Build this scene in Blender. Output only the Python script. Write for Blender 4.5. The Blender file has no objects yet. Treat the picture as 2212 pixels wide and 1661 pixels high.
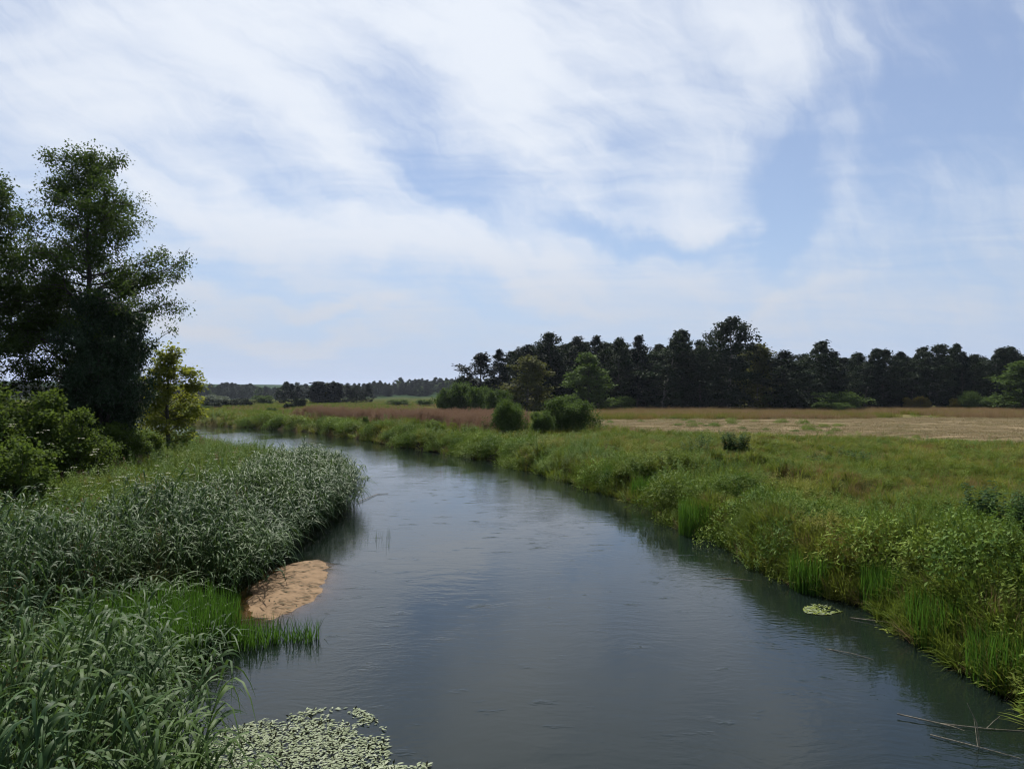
import bpy, math, random
import numpy as np
from mathutils import Vector

# ------------------------------------------------------------------ camera, sky, sun, exposure
S = bpy.context.scene
COL = S.collection
CAM_H, FPX, YH = 5.0, 750.0, 395.0            # eye height over the water, focal length and horizon row at 1024 px
cam_d = bpy.data.cameras.new('camera'); cam = bpy.data.objects.new('camera', cam_d); COL.objects.link(cam)
cam_d.sensor_width = 36.0; cam_d.lens = FPX / 1024 * 36.0
cam_d.clip_start = 0.1; cam_d.clip_end = 12000
PITCH = math.atan((YH - 384) / FPX)
cam.location = (0, 0, CAM_H); cam.rotation_euler = (math.pi / 2 + PITCH, 0, 0)
S.camera = cam

SUN_AZ, SUN_EL = math.radians(-12), math.radians(52)
SUN = Vector((math.sin(SUN_AZ) * math.cos(SUN_EL), math.cos(SUN_AZ) * math.cos(SUN_EL), math.sin(SUN_EL)))
sd = bpy.data.lights.new('sun', 'SUN'); sd.energy = 5.0; sd.angle = math.radians(0.6); sd.color = (1.0, 0.95, 0.86)
so = bpy.data.objects.new('sun', sd); COL.objects.link(so)
so.rotation_euler = SUN.to_track_quat('Z', 'Y').to_euler(); so.location = (0, 0, 60)

SKY_STRENGTH = 0.055
S.view_settings.view_transform = 'Standard'; S.view_settings.look = 'None'
S.view_settings.exposure = 0.87; S.view_settings.gamma = 1.0
S.cycles.use_denoising = True
S.cycles.use_adaptive_sampling = True; S.cycles.adaptive_threshold = 0.015
S.cycles.max_bounces = 6; S.cycles.diffuse_bounces = 2; S.cycles.glossy_bounces = 2
S.cycles.transmission_bounces = 4; S.cycles.transparent_max_bounces = 12; S.cycles.volume_bounces = 0
S.cycles.sample_clamp_indirect = 4.0; S.cycles.caustics_reflective = False; S.cycles.caustics_refractive = False
S.cycles.pixel_filter_type = 'BLACKMAN_HARRIS'; S.cycles.filter_width = 1.15
S.cycles.denoising_prefilter = 'ACCURATE'; S.cycles.denoising_input_passes = 'RGB_ALBEDO_NORMAL'


class NT:
    """small helper to write node trees"""
    def __init__(self, tree): self.t = tree; self.n = tree.nodes; self.l = tree.links
    def new(self, kind, **kw):
        n = self.n.new(kind)
        for k, v in kw.items(): setattr(n, k, v)
        return n
    def put(self, sock, v):
        if hasattr(v, 'is_output'): self.l.new(v, sock)
        else: sock.default_value = v
    def math(self, op, a, b=0.0, c=0.0, clamp=False):
        n = self.new('ShaderNodeMath', operation=op, use_clamp=clamp)
        self.put(n.inputs[0], a); self.put(n.inputs[1], b)
        if op in ('MULTIPLY_ADD', 'SMOOTH_MIN'): self.put(n.inputs[2], c)
        return n.outputs[0]
    def vmath(self, op, a, b=(0, 0, 0), out=0):
        n = self.new('ShaderNodeVectorMath', operation=op)
        self.put(n.inputs[0], a)
        if op == 'SCALE': self.put(n.inputs['Scale'], b)
        elif op != 'LENGTH': self.put(n.inputs[1], b)
        return n.outputs['Value'] if op in ('LENGTH', 'DOT_PRODUCT') else n.outputs[0]
    def ramp(self, v, a, b, to0=0.0, to1=1.0, smooth=True):
        n = self.new('ShaderNodeMapRange', interpolation_type='SMOOTHSTEP' if smooth else 'LINEAR')
        self.put(n.inputs[0], v)
        for i, x in enumerate((a, b, to0, to1)): self.put(n.inputs[i + 1], x)
        return n.outputs[0]
    def noise(self, vec, scale, detail=3.0, rough=0.5, out=0, dist=0.0):
        n = self.new('ShaderNodeTexNoise'); self.put(n.inputs['Vector'], vec)
        n.inputs['Scale'].default_value = scale; n.inputs['Detail'].default_value = detail
        n.inputs['Roughness'].default_value = rough; n.inputs['Distortion'].default_value = dist
        return n.outputs[out]
    def mix(self, f, a, b):
        n = self.new('ShaderNodeMix', data_type='RGBA')
        self.put(n.inputs[0], f)
        for s, v in ((n.inputs[6], a), (n.inputs[7], b)):
            self.put(s, v if hasattr(v, 'is_output') else (*v[:3], 1.0))
        return n.outputs[2]
    def mapping(self, vec, loc=(0, 0, 0), rot=(0, 0, 0), sc=(1, 1, 1), kind='POINT'):
        n = self.new('ShaderNodeMapping', vector_type=kind); self.put(n.inputs[0], vec)
        n.inputs[1].default_value = loc; n.inputs[2].default_value = rot; n.inputs[3].default_value = sc
        return n.outputs[0]
    def shader_mix(self, f, a, b):
        n = self.new('ShaderNodeMixShader'); self.put(n.inputs[0], f); self.l.new(a, n.inputs[1]); self.l.new(b, n.inputs[2])
        return n.outputs[0]


def azel(dx, dy):                              # a direction in the photograph (2212 px wide view) as azimuth and elevation
    gx, gy = (dx * 0.463 - 512) / FPX, (YH - dy * 0.463) / FPX
    a = math.atan(gx); return a, math.atan(gy * math.cos(a))


def build_world():
    w = bpy.data.worlds.new('World'); S.world = w; w.use_nodes = True
    w.node_tree.nodes.clear(); N = NT(w.node_tree)
    sky = N.new('ShaderNodeTexSky', sky_type='NISHITA', sun_disc=False)
    sky.sun_elevation = SUN_EL; sky.sun_rotation = SUN_AZ; sky.altitude = 50
    sky.air_density = 1.0; sky.dust_density = 0.3; sky.ozone_density = 2.5
    tc = N.new('ShaderNodeTexCoord').outputs['Generated']
    sep = N.new('ShaderNodeSeparateXYZ'); N.l.new(tc, sep.inputs[0]); X, Y, Z = sep.outputs
    el = N.math('ARCSINE', Z); az = N.math('ARCTAN2', X, Y)
    comb = N.new('ShaderNodeCombineXYZ'); N.l.new(az, comb.inputs[0]); N.l.new(el, comb.inputs[1])
    # cloud sheet coordinates: the sheet lies flat overhead
    zz = N.math('ADD', N.math('MAXIMUM', Z, 0.0), 0.10)
    c2 = N.new('ShaderNodeCombineXYZ'); N.put(c2.inputs[0], N.math('DIVIDE', X, zz)); N.put(c2.inputs[1], N.math('DIVIDE', Y, zz))
    plane = c2.outputs[0]
    warp = N.vmath('SUBTRACT', N.noise(plane, 1.1, 4, 0.55, 1), (0.5, 0.5, 0.5))
    pw = N.vmath('ADD', plane, N.vmath('SCALE', warp, 0.9))
    streak = N.noise(N.mapping(pw, rot=(0, 0, math.radians(-32)), sc=(0.6, 1.7, 1)), 1.0, 6, 0.52)
    broad = N.noise(pw, 0.55, 3, 0.5)
    fine = N.noise(N.mapping(pw, rot=(0, 0, math.radians(20)), sc=(1.0, 3.0, 1)), 2.2, 6, 0.5)
    uvw = N.vmath('ADD', comb.outputs[0], N.vmath('SCALE', N.vmath('SUBTRACT', N.noise(tc, 5.0, 5, 0.55, 1), (0.5, 0.5, 0.5)), 0.17))
    dens = N.math('ADD', N.math('MULTIPLY', streak, 0.75), N.math('MULTIPLY', broad, 0.45))
    dens = N.math('ADD', dens, N.math('MULTIPLY', fine, 0.40))
    fib = N.noise(N.mapping(uvw, rot=(0, 0, math.radians(-26)), sc=(1 / 3.0, 1 / 15.0, 1), kind='TEXTURE'), 1.6, 7, 0.60)
    fib2 = N.noise(N.mapping(uvw, rot=(0, 0, math.radians(-66)), sc=(1 / 3.2, 1 / 13.0, 1), kind='TEXTURE'), 1.7, 7, 0.60)
    side = N.ramp(az, 0.05, 0.40)
    fibre = N.math('ADD', N.math('MULTIPLY', fib, N.math('SUBTRACT', 1.0, side)), N.math('MULTIPLY', fib2, side))
    dens = N.math('ADD', dens, N.math('MULTIPLY', fibre, 0.85))
    dens = N.math('ADD', dens, -0.74)
    strokes = [  # centre x, y, half length, half width (2212 px view), tilt, amount
        (800, 60, 900, 170, 4, .34), (120, 130, 330, 190, 0, .20), (670, 290, 340, 60, 33, .34), (1130, 250, 330, 150, 68, .30),
        (850, 250, 240, 95, 38, -.22), (1010, 430, 190, 60, 30, -.22), (990, 555, 560, 60, 7, .42), (560, 705, 360, 34, 4, .52), (700, 640, 330, 22, 6, .30), (1250, 640, 300, 26, 6, .22),
        (450, 440, 330, 65, 20, .34), (1705, 395, 85, 150, 4, -.62), (1420, 495, 240, 34, 2, -.58), (1520, 390, 140, 130, -30, .30),
        (1690, 150, 300, 70, 72, .34), (1830, 240, 270, 55, 100, .22), (2060, 190, 330, 380, 20, -.42), (2060, 470, 250, 90, -10, .20),
        (1760, 640, 190, 26, -8, .26), (1720, 560, 80, 34, -60, .16), (1700, 560, 330, 80, 0, -.16), (560, 600, 120, 24, 3, -.26),
        (430, 555, 110, 22, 3, -.22), (720, 665, 150, 14, 2, -.2), (1080, 620, 110, 60, 10, -.26), (1480, 560, 160, 40, 15, .16),
        (1300, 320, 60, 60, 0, .15), (300, 330, 260, 40, 25, -.18), (1560, 690, 140, 40, 0, .15)]
    k = 0.463 / FPX
    for x, y, hl, hw, ang, amt in strokes:
        a, e = azel(x, y)
        v = N.mapping(uvw, loc=(a, e, 0), rot=(0, 0, -math.radians(ang)), sc=(hl * k * 1.35, hw * k * 1.35, 1), kind='TEXTURE')
        dens = N.math('ADD', dens, N.math('MULTIPLY', N.ramp(N.vmath('LENGTH', v), 1.0, 0.0), amt))
    # the sheet thins out towards the horizon
    dens = N.math('SUBTRACT', dens, N.ramp(el, math.radians(7), math.radians(1.5), 0, 0.40))
    cover = N.ramp(dens, 0.02, 0.98, 0.0, 0.96)
    glow = N.ramp(N.vmath('DOT_PRODUCT', tc, tuple(SUN)), 0.35, 1.0)
    cl = N.mix(glow, (6.2, 6.8, 7.9), (8.6, 9.1, 9.9))
    low = N.mix(N.ramp(el, math.radians(14), math.radians(3)), cl, (6.0, 6.3, 7.0))
    veil = N.mix(0.34, sky.outputs[0], (5.0, 5.9, 8.4))                     # thin high haze over the whole sky
    veil = N.mix(N.ramp(el, math.radians(13), math.radians(-1), 0, .92), veil, (4.3, 5.2, 7.3))
    out = N.mix(cover, veil, low)
    bg = N.new('ShaderNodeBackground'); N.l.new(out, bg.inputs[0]); bg.inputs[1].default_value = SKY_STRENGTH
    o = N.new('ShaderNodeOutputWorld'); N.l.new(bg.outputs[0], o.inputs[0])
    w.cycles.sampling_method = 'MANUAL'; w.cycles.sample_map_resolution = 512


build_world()

# ------------------------------------------------------------------ helpers
rng = np.random.default_rng(11)


def tag(o, label=None, cat=None, group=None, kind=None):
    if label: o['label'] = label
    if cat: o['category'] = cat
    if group: o['group'] = group
    if kind: o['kind'] = kind
    return o


def new_obj(name, data, parent=None, loc=(0, 0, 0)):
    o = bpy.data.objects.new(name, data); COL.objects.link(o); o.location = loc
    if parent: o.parent = parent
    return o


class MB:
    """collects vertices and quads / triangles as arrays and builds one mesh"""
    def __init__(self): self.v = []; self.q = []; self.t = []; self.n = 0; self.r = []
    def add(self, v, q=None, t=None, r=0.5):
        v = np.asarray(v, float).reshape(-1, 3)
        if q is not None and len(q): self.q.append(np.asarray(q, int).reshape(-1, 4) + self.n)
        if t is not None and len(t): self.t.append(np.asarray(t, int).reshape(-1, 3) + self.n)
        self.v.append(v); self.n += len(v)
        self.r.append(np.full(len(v), r) if np.isscalar(r) else np.asarray(r, float))
    def tube(self, pts, rad, sides=6, cap=True):
        pts = np.asarray(pts, float); rad = np.asarray(rad, float); n = len(pts)
        tan = np.gradient(pts, axis=0); tan /= np.linalg.norm(tan, axis=1)[:, None] + 1e-9
        ref = np.where(np.abs(tan[:, 2:3]) > 0.9, np.array([[1., 0, 0]]), np.array([[0, 0, 1.]]))
        u = np.cross(tan, ref); u /= np.linalg.norm(u, axis=1)[:, None] + 1e-9
        w = np.cross(tan, u); a = np.arange(sides) / sides * 2 * np.pi
        ring = pts[:, None] + rad[:, None, None] * (np.cos(a)[None, :, None] * u[:, None] + np.sin(a)[None, :, None] * w[:, None])
        i = np.arange(n - 1)[:, None] * sides; j = np.arange(sides)[None]; k = (j + 1) % sides
        q = np.stack([i + j, i + k, i + sides + k, i + sides + j], -1).reshape(-1, 4)
        self.add(ring.reshape(-1, 3), q)
    def leaves(self, pos, d, nrm, length, width, r=None, shape=0.45):
        n = len(pos)
        d = d / (np.linalg.norm(d, axis=1)[:, None] + 1e-9)
        s = np.cross(d, nrm); s /= np.linalg.norm(s, axis=1)[:, None] + 1e-9
        L, W = length[:, None], width[:, None]
        up = np.cross(s, d)
        a = pos; b = pos + d * L * shape + s * W * .5 + up * W * .15; c = pos + d * L; e = pos + d * L * shape - s * W * .5 + up * W * .15
        v = np.stack([a, b, c, e], 1).reshape(-1, 3)
        r = rng.random(n) if r is None else r
        self.add(v, np.arange(n * 4).reshape(-1, 4), r=np.repeat(r, 4))
    def blade(self, pts, wid, side, r=0.5):
        """one ribbon along pts, half widths wid, sideways direction side"""
        pts = np.asarray(pts, float); wid = np.asarray(wid, float)[:, None]; n = len(pts)
        v = np.empty((2 * n, 3)); v[0::2] = pts - side * wid; v[1::2] = pts + side * wid
        i = np.arange(n - 1) * 2
        self.add(v, np.stack([i, i + 1, i + 3, i + 2], 1), r=r)
    def mesh(self, name, mat=None, smooth=False):
        me = bpy.data.meshes.new(name)
        v = np.concatenate(self.v) if self.v else np.zeros((0, 3))
        q = np.concatenate(self.q) if self.q else np.zeros((0, 4), int)
        t = np.concatenate(self.t) if self.t else np.zeros((0, 3), int)
        me.vertices.add(len(v)); me.vertices.foreach_set('co', v.astype(np.float32).ravel())
        me.loops.add(q.size + t.size); me.loops.foreach_set('vertex_index', np.concatenate([q.ravel(), t.ravel()]).astype(np.int32))
        me.polygons.add(len(q) + len(t))
        me.polygons.foreach_set('loop_start', np.concatenate([np.arange(len(q)) * 4, q.size + np.arange(len(t)) * 3]).astype(np.int32))
        if smooth: me.polygons.foreach_set('use_smooth', np.ones(len(q) + len(t), bool))
        at = me.attributes.new('rnd', 'FLOAT', 'POINT'); at.data.foreach_set('value', np.concatenate(self.r).astype(np.float32))
        if mat: me.materials.append(mat)
        me.update(calc_edges=True)
        return me


# value noise in numpy for terrain and scatter
_perm = np.random.default_rng(5).random((256, 256))
def vnoise(x, y, scale):
    x = np.asarray(x, float) / scale; y = np.asarray(y, float) / scale
    xi = np.floor(x).astype(int); yi = np.floor(y).astype(int); fx = x - xi; fy = y - yi
    fx = fx * fx * (3 - 2 * fx); fy = fy * fy * (3 - 2 * fy)
    g = lambda a, b: _perm[a % 256, b % 256]
    return (g(xi, yi) * (1 - fx) + g(xi + 1, yi) * fx) * (1 - fy) + (g(xi, yi + 1) * (1 - fx) + g(xi + 1, yi + 1) * fx) * fy
def sstep(a, b, x):
    t = np.clip((x - a) / (b - a), 0, 1); return t * t * (3 - 2 * t)


# ------------------------------------------------------------------ the river plan (metres, camera at the origin looking along +Y)
RIGHT = np.array([(10.5, -60), (9.6, -10), (8.9, 5), (8.5, 12.5), (8.5, 15.7), (8.5, 18.1), (7.8, 19.6), (7.6, 22.4), (7.5, 25.6), (6.6, 28.4), (6.1, 34.2),
                  (4.6, 40), (2.6, 46), (-.2, 55), (-4, 62), (-8.8, 70), (-15.8, 83), (-24.7, 98), (-35.5, 112), (-46, 121), (-57, 131),
                  (-72, 150), (-92, 178), (-125, 200), (-220, 230), (-600, 300)], float)
LEFT = np.array([(-5, -60), (-3.6, -10), (-2.9, 4), (-3.4, 7.5), (-4.6, 10), (-5.6, 12.3), (-5.7, 14), (-6.6, 16.5), (-6.9, 19.4), (-7.3, 23), (-7.6, 28), (-7.3, 32), (-7.2, 34.5),
                 (-8.8, 38), (-11, 45), (-14, 52), (-20, 60), (-27, 69), (-36, 80), (-47, 92), (-60, 104), (-76, 122), (-97, 146), (-128, 174), (-222, 205), (-600, 275)], float)


def seg_dist(px, py, poly):
    best = np.full(px.shape, 1e9)
    for (x0, y0), (x1, y1) in zip(poly[:-1], poly[1:]):
        dx, dy = x1 - x0, y1 - y0
        t = np.clip(((px - x0) * dx + (py - y0) * dy) / (dx * dx + dy * dy), 0, 1)
        best = np.minimum(best, np.hypot(px - x0 - t * dx, py - y0 - t * dy))
    return best


RIVER = np.concatenate([LEFT, RIGHT[::-1]])
def in_poly(px, py, poly):
    ins = np.zeros(px.shape, bool); j = len(poly) - 1
    for i in range(len(poly)):
        xi, yi = poly[i]; xj, yj = poly[j]
        c = ((yi > py) != (yj > py)) & (px < (xj - xi) * (py - yi) / (yj - yi + 1e-12) + xi)
        ins ^= c; j = i
    return ins


def river(px, py):
    """signed distance to the water's edge (positive on land) and whether the right bank is the nearer one"""
    px = np.asarray(px, float); py = np.asarray(py, float)
    dl, dr = seg_dist(px, py, LEFT), seg_dist(px, py, RIGHT)
    s = np.minimum(dl, dr); ins = in_poly(px, py, RIVER)
    wob = 0.35 * (vnoise(px, py, 1.7) - .5) + .5 * (vnoise(px + 40, py, 4.5) - .5)
    wob = wob + np.where(dr < dl, 1.1 * (vnoise(px + 11, py + 5, 3.6) - .5), 0)
    return np.where(ins, -s, s) + wob, dr < dl


def on_water(dx, dy):                          # a spot on the water surface seen at (dx, dy) in the 2212 px view
    d = CAM_H * FPX / (dy * .463 - YH); return ((dx * .463 - 512) / FPX * d, d)


SAND = [on_water(*q) for q in ((540, 1300), (545, 1272), (590, 1240), (635, 1214), (685, 1208), (703, 1222), (702, 1250), (692, 1278), (662, 1302), (622, 1320), (590, 1333), (556, 1330))]


def height(px, py):
    px = np.asarray(px, float); py = np.asarray(py, float)
    s, rt = river(px, py)
    bed_r = -np.minimum(1.6, 0.15 + 0.55 * np.maximum(-s, 0)); bed_l = -np.minimum(1.6, 0.06 + 0.22 * np.maximum(-s, 0))
    land_r = -0.15 + 0.8 * sstep(-.15, .9, s) + .3 * sstep(.8, 5, s) + .2 * sstep(4, 22, s)
    land_r = land_r + (1.25 * (vnoise(px, py, 2.1) - .36) + .5 * (vnoise(px + 7, py, 4.2) - .5)) * sstep(.0, .7, s) * (1 - .8 * sstep(5, 12, s))
    land_l = -0.06 + 0.25 * sstep(0, 2.5, s) + .35 * sstep(2, 10, s) + .55 * sstep(8, 26, s)
    z = np.where(s > 0, np.where(rt, land_r, land_l), np.where(rt, bed_r, bed_l))
    on = sstep(2, 9, s)
    z = z + on * ((vnoise(px, py, 9) - .5) * .25 + (vnoise(px, py, 2.6) - .5) * .16)
    # wooded rises far behind the meadow
    d = np.hypot(px, py)
    z = z + 9 * sstep(640, 900, py) * np.exp(-((px + 84) / 95) ** 2)
    z = z + 46 * sstep(1200, 2100, d) * (0.35 + .6 * vnoise(px, py, 700))
    return z


def zone_field(px, py):
    """mown field weight and tall dry grass weight on the right bank"""
    yb = np.interp(px, [-30, 8.7, 13.6, 24.6, 33.5, 38.6, 60, 110, 400], [140, 88, 77, 69, 62, 58, 44, 20, -60])
    j = (vnoise(px, py, 3) - .5) * 3 + (vnoise(px, py, 11) - .5) * 5
    left = 9.5 + (py - 86) * .06
    inside = sstep(-1.2, 1.2, py + j - yb) * sstep(-2.5, 2.5, px + j - left)
    far = sstep(-7, 7, py + j * 2 - 122 - .05 * px)
    end = 1 - sstep(198, 206, py)
    return inside * (1 - far) * end, inside * far * end


# ------------------------------------------------------------------ materials
def base_mat(name):
    m = bpy.data.materials.new(name); m.use_nodes = True; m.node_tree.nodes.clear()
    return m, NT(m.node_tree)


GAIN = 0.80


def leaf_mat(name, c1, c2, patch=None, patch_amt=0.5, patch_scale=0.12, trans=0.35, tcol=None, rough=0.7, spec=0.04, shift=1.0):
    dim = lambda c: None if c is None else tuple(q * GAIN for q in c)
    c1, c2, patch, tcol = dim(c1), dim(c2), dim(patch), dim(tcol)
    m, N = base_mat(name)
    at = N.new('ShaderNodeAttribute', attribute_name='rnd').outputs['Fac']
    oi = N.new('ShaderNodeObjectInfo').outputs['Random']
    f = N.math('ADD', N.math('MULTIPLY', at, 0.55), N.math('MULTIPLY', oi, 0.45 * shift))
    col = N.mix(f, c1, c2)
    if patch:
        pos = N.new('ShaderNodeNewGeometry').outputs['Position']
        nz = N.noise(pos, patch_scale, 3, 0.6)
        col = N.mix(N.math('MULTIPLY', N.ramp(nz, 0.46, 0.66), patch_amt), col, patch)
    p = N.new('ShaderNodeBsdfPrincipled'); N.put(p.inputs['Base Color'], col)
    p.inputs['Roughness'].default_value = rough; p.inputs['Specular IOR Level'].default_value = spec
    tr = N.new('ShaderNodeBsdfTranslucent')
    N.put(tr.inputs[0], N.mix(0.45, col, tcol or (c2[0] * 1.5, c2[1] * 1.5, c2[2])))
    o = N.new('ShaderNodeOutputMaterial'); N.l.new(N.shader_mix(trans, p.outputs[0], tr.outputs[0]), o.inputs[0])
    return m


def wood_mat(name, c1, c2, scale=6.0):
    m, N = base_mat(name)
    co = N.new('ShaderNodeTexCoord').outputs['Object']
    nz = N.noise(N.mapping(co, sc=(1, 1, .25)), scale, 6, 0.65)
    p = N.new('ShaderNodeBsdfPrincipled'); N.put(p.inputs['Base Color'], N.mix(N.ramp(nz, .35, .65), c1, c2)); p.inputs['Roughness'].default_value = .85
    b = N.new('ShaderNodeBump'); b.inputs['Strength'].default_value = .6; b.inputs['Distance'].default_value = .05
    N.l.new(nz, b.inputs['Height']); N.l.new(b.outputs[0], p.inputs['Normal'])
    o = N.new('ShaderNodeOutputMaterial'); N.l.new(p.outputs[0], o.inputs[0])
    return m


M = {}
M['alder'] = leaf_mat('alder_leaf', (.024, .046, .013), (.062, .10, .022), trans=.34)
M['alder_dark'] = leaf_mat('dark_leaf', (.018, .036, .016), (.035, .062, .022), trans=.22)
M['ash'] = leaf_mat('ash_leaf', (.015, .032, .016), (.034, .062, .026), trans=.2, rough=.6, spec=.1)
M['willow_yellow'] = leaf_mat('yellow_willow_leaf', (.12, .15, .02), (.21, .23, .035), trans=.5)
M['elder'] = leaf_mat('elder_leaf', (.036, .07, .015), (.09, .13, .024), trans=.4)
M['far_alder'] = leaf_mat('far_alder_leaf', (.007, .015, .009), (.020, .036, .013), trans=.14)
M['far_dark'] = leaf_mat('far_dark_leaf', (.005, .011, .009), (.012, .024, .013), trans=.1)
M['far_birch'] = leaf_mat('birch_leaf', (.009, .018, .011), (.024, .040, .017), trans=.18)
M['far_yellow'] = leaf_mat('yellow_birch_leaf', (.045, .06, .015), (.085, .09, .024), trans=.35)
M['far_green'] = leaf_mat('fresh_shrub_leaf', (.036, .070, .018), (.080, .125, .032), trans=.3)
M['far_silver'] = leaf_mat('silver_willow_leaf', (.10, .13, .10), (.15, .18, .14), trans=.25)
M['far_ochre'] = leaf_mat('ochre_shrub_leaf', (.13, .12, .02), (.18, .14, .03), trans=.35)
M['reed'] = leaf_mat('reed_leaf', (.018, .046, .018), (.050, .095, .030), patch=(.075, .125, .022), patch_amt=.5, patch_scale=.35, trans=.24, tcol=(.11, .19, .03), rough=.55, spec=.08)
M['sedge'] = leaf_mat('sedge_leaf', (.020, .062, .010), (.055, .125, .018), trans=.40, tcol=(.10, .21, .02), rough=.5)
M['grass'] = leaf_mat('bank_grass', (.036, .078, .012), (.14, .185, .028), patch=(.19, .18, .036), patch_amt=.8, patch_scale=.25, trans=.30, tcol=(.19, .25, .03))
M['meadow'] = leaf_mat('meadow_grass', (.08, .098, .018), (.185, .175, .038), patch=(.21, .115, .055), patch_amt=.95, patch_scale=.24, trans=.38, tcol=(.2, .22, .04))
M['herb'] = leaf_mat('nettle_leaf', (.034, .085, .014), (.10, .17, .027), patch=(.15, .205, .03), patch_amt=.6, patch_scale=.3, trans=.28, tcol=(.16, .25, .03), rough=.65, spec=.05)
M['mound'] = leaf_mat('bank_leaf', (.022, .068, .012), (.155, .235, .032), patch=(.19, .225, .034), patch_amt=.5, patch_scale=.4, trans=.2, tcol=(.18, .26, .03), rough=.65, spec=.06, shift=1.3)
M['dry'] = leaf_mat('dry_grass', (.17, .115, .06), (.28, .20, .11), trans=.3, tcol=(.3, .2, .09), rough=.7)
M['pink'] = leaf_mat('reedgrass_panicle', (.16, .10, .068), (.26, .175, .125), trans=.3, tcol=(.27, .17, .1), rough=.8)
M['straw'] = leaf_mat('mown_straw', (.17, .135, .08), (.28, .225, .14), patch=(.12, .125, .05), patch_amt=.6, patch_scale=.08, trans=.2, rough=.8)
M['dock'] = leaf_mat('dock_leaf', (.024, .054, .018), (.055, .10, .03), trans=.25)
M['pad'] = leaf_mat('pondweed_leaf', (.085, .12, .045), (.17, .21, .10), trans=.15, rough=.5, spec=.2)
M['algae'] = leaf_mat('algae', (.14, .18, .03), (.20, .24, .05), trans=.1, rough=.6)
M['dead_leaf'] = leaf_mat('dark_pond_leaf', (.022, .026, .012), (.04, .042, .018), trans=.15, rough=.4)
M['umbel'] = leaf_mat('white_umbel', (.55, .57, .48), (.7, .7, .6), trans=.3, rough=.8)
M['bark'] = wood_mat('dark_bark', (.014, .012, .010), (.03, .026, .02))
M['birch_bark'] = wood_mat('birch_bark', (.03, .028, .025), (.13, .125, .11), 3.0)
M['twig'] = wood_mat('dead_twig', (.10, .085, .06), (.22, .19, .14), 20)


def ground_mat():
    m, N = base_mat('ground_soil')
    pos = N.new('ShaderNodeNewGeometry').outputs['Position']
    at = N.new('ShaderNodeAttribute', attribute_name='zone'); sp = N.new('ShaderNodeSeparateColor'); N.l.new(at.outputs['Color'], sp.inputs[0])
    mown, dryz, wet = sp.outputs
    n1 = N.noise(pos, .35, 5, .6); n2 = N.noise(pos, 3.0, 5, .65); n3 = N.noise(pos, .05, 4, .55)
    turf = N.mix(N.ramp(n1, .35, .65), (.018, .030, .008), (.038, .045, .013))
    turf = N.mix(N.math('MULTIPLY', N.ramp(n2, .45, .7), .5), turf, (.032, .026, .013))
    far = N.mix(N.ramp(n3, .42, .6), turf, (.06, .062, .02))
    gp = N.new('ShaderNodeSeparateXYZ'); N.l.new(pos, gp.inputs[0])
    far = N.mix(N.ramp(gp.outputs[1], 640, 760), far, (.022, .038, .02))              # wooded country beyond the plain
    sw = N.noise(N.mapping(pos, rot=(0, 0, .12), sc=(.03, .55, 1)), 1.0, 5, .65)      # mown swaths run across the view
    sw2 = N.noise(N.mapping(pos, rot=(0, 0, .06), sc=(.12, 1.6, 1)), 1.0, 4, .7)
    hay = N.mix(N.ramp(sw, .36, .62), (.065, .055, .03), (.165, .128, .082))
    hay = N.mix(N.math('MULTIPLY', N.ramp(sw2, .5, .68), .55), hay, (.06, .068, .026))
    col = N.mix(mown, far, hay)
    col = N.mix(dryz, col, N.mix(N.ramp(n1, .35, .65), (.12, .095, .05), (.075, .075, .03)))
    col = N.mix(wet, col, N.mix(n2, (.018, .014, .009), (.036, .029, .018)))
    p = N.new('ShaderNodeBsdfPrincipled'); N.put(p.inputs['Base Color'], col); p.inputs['Roughness'].default_value = .9
    p.inputs['Specular IOR Level'].default_value = 0.0
    b = N.new('ShaderNodeBump'); b.inputs['Strength'].default_value = .7; b.inputs['Distance'].default_value = .12
    N.put(b.inputs['Height'], N.math('ADD', n2, N.math('MULTIPLY', sw, .8))); N.l.new(b.outputs[0], p.inputs['Normal'])
    o = N.new('ShaderNodeOutputMaterial'); N.l.new(p.outputs[0], o.inputs[0])
    return m


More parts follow.
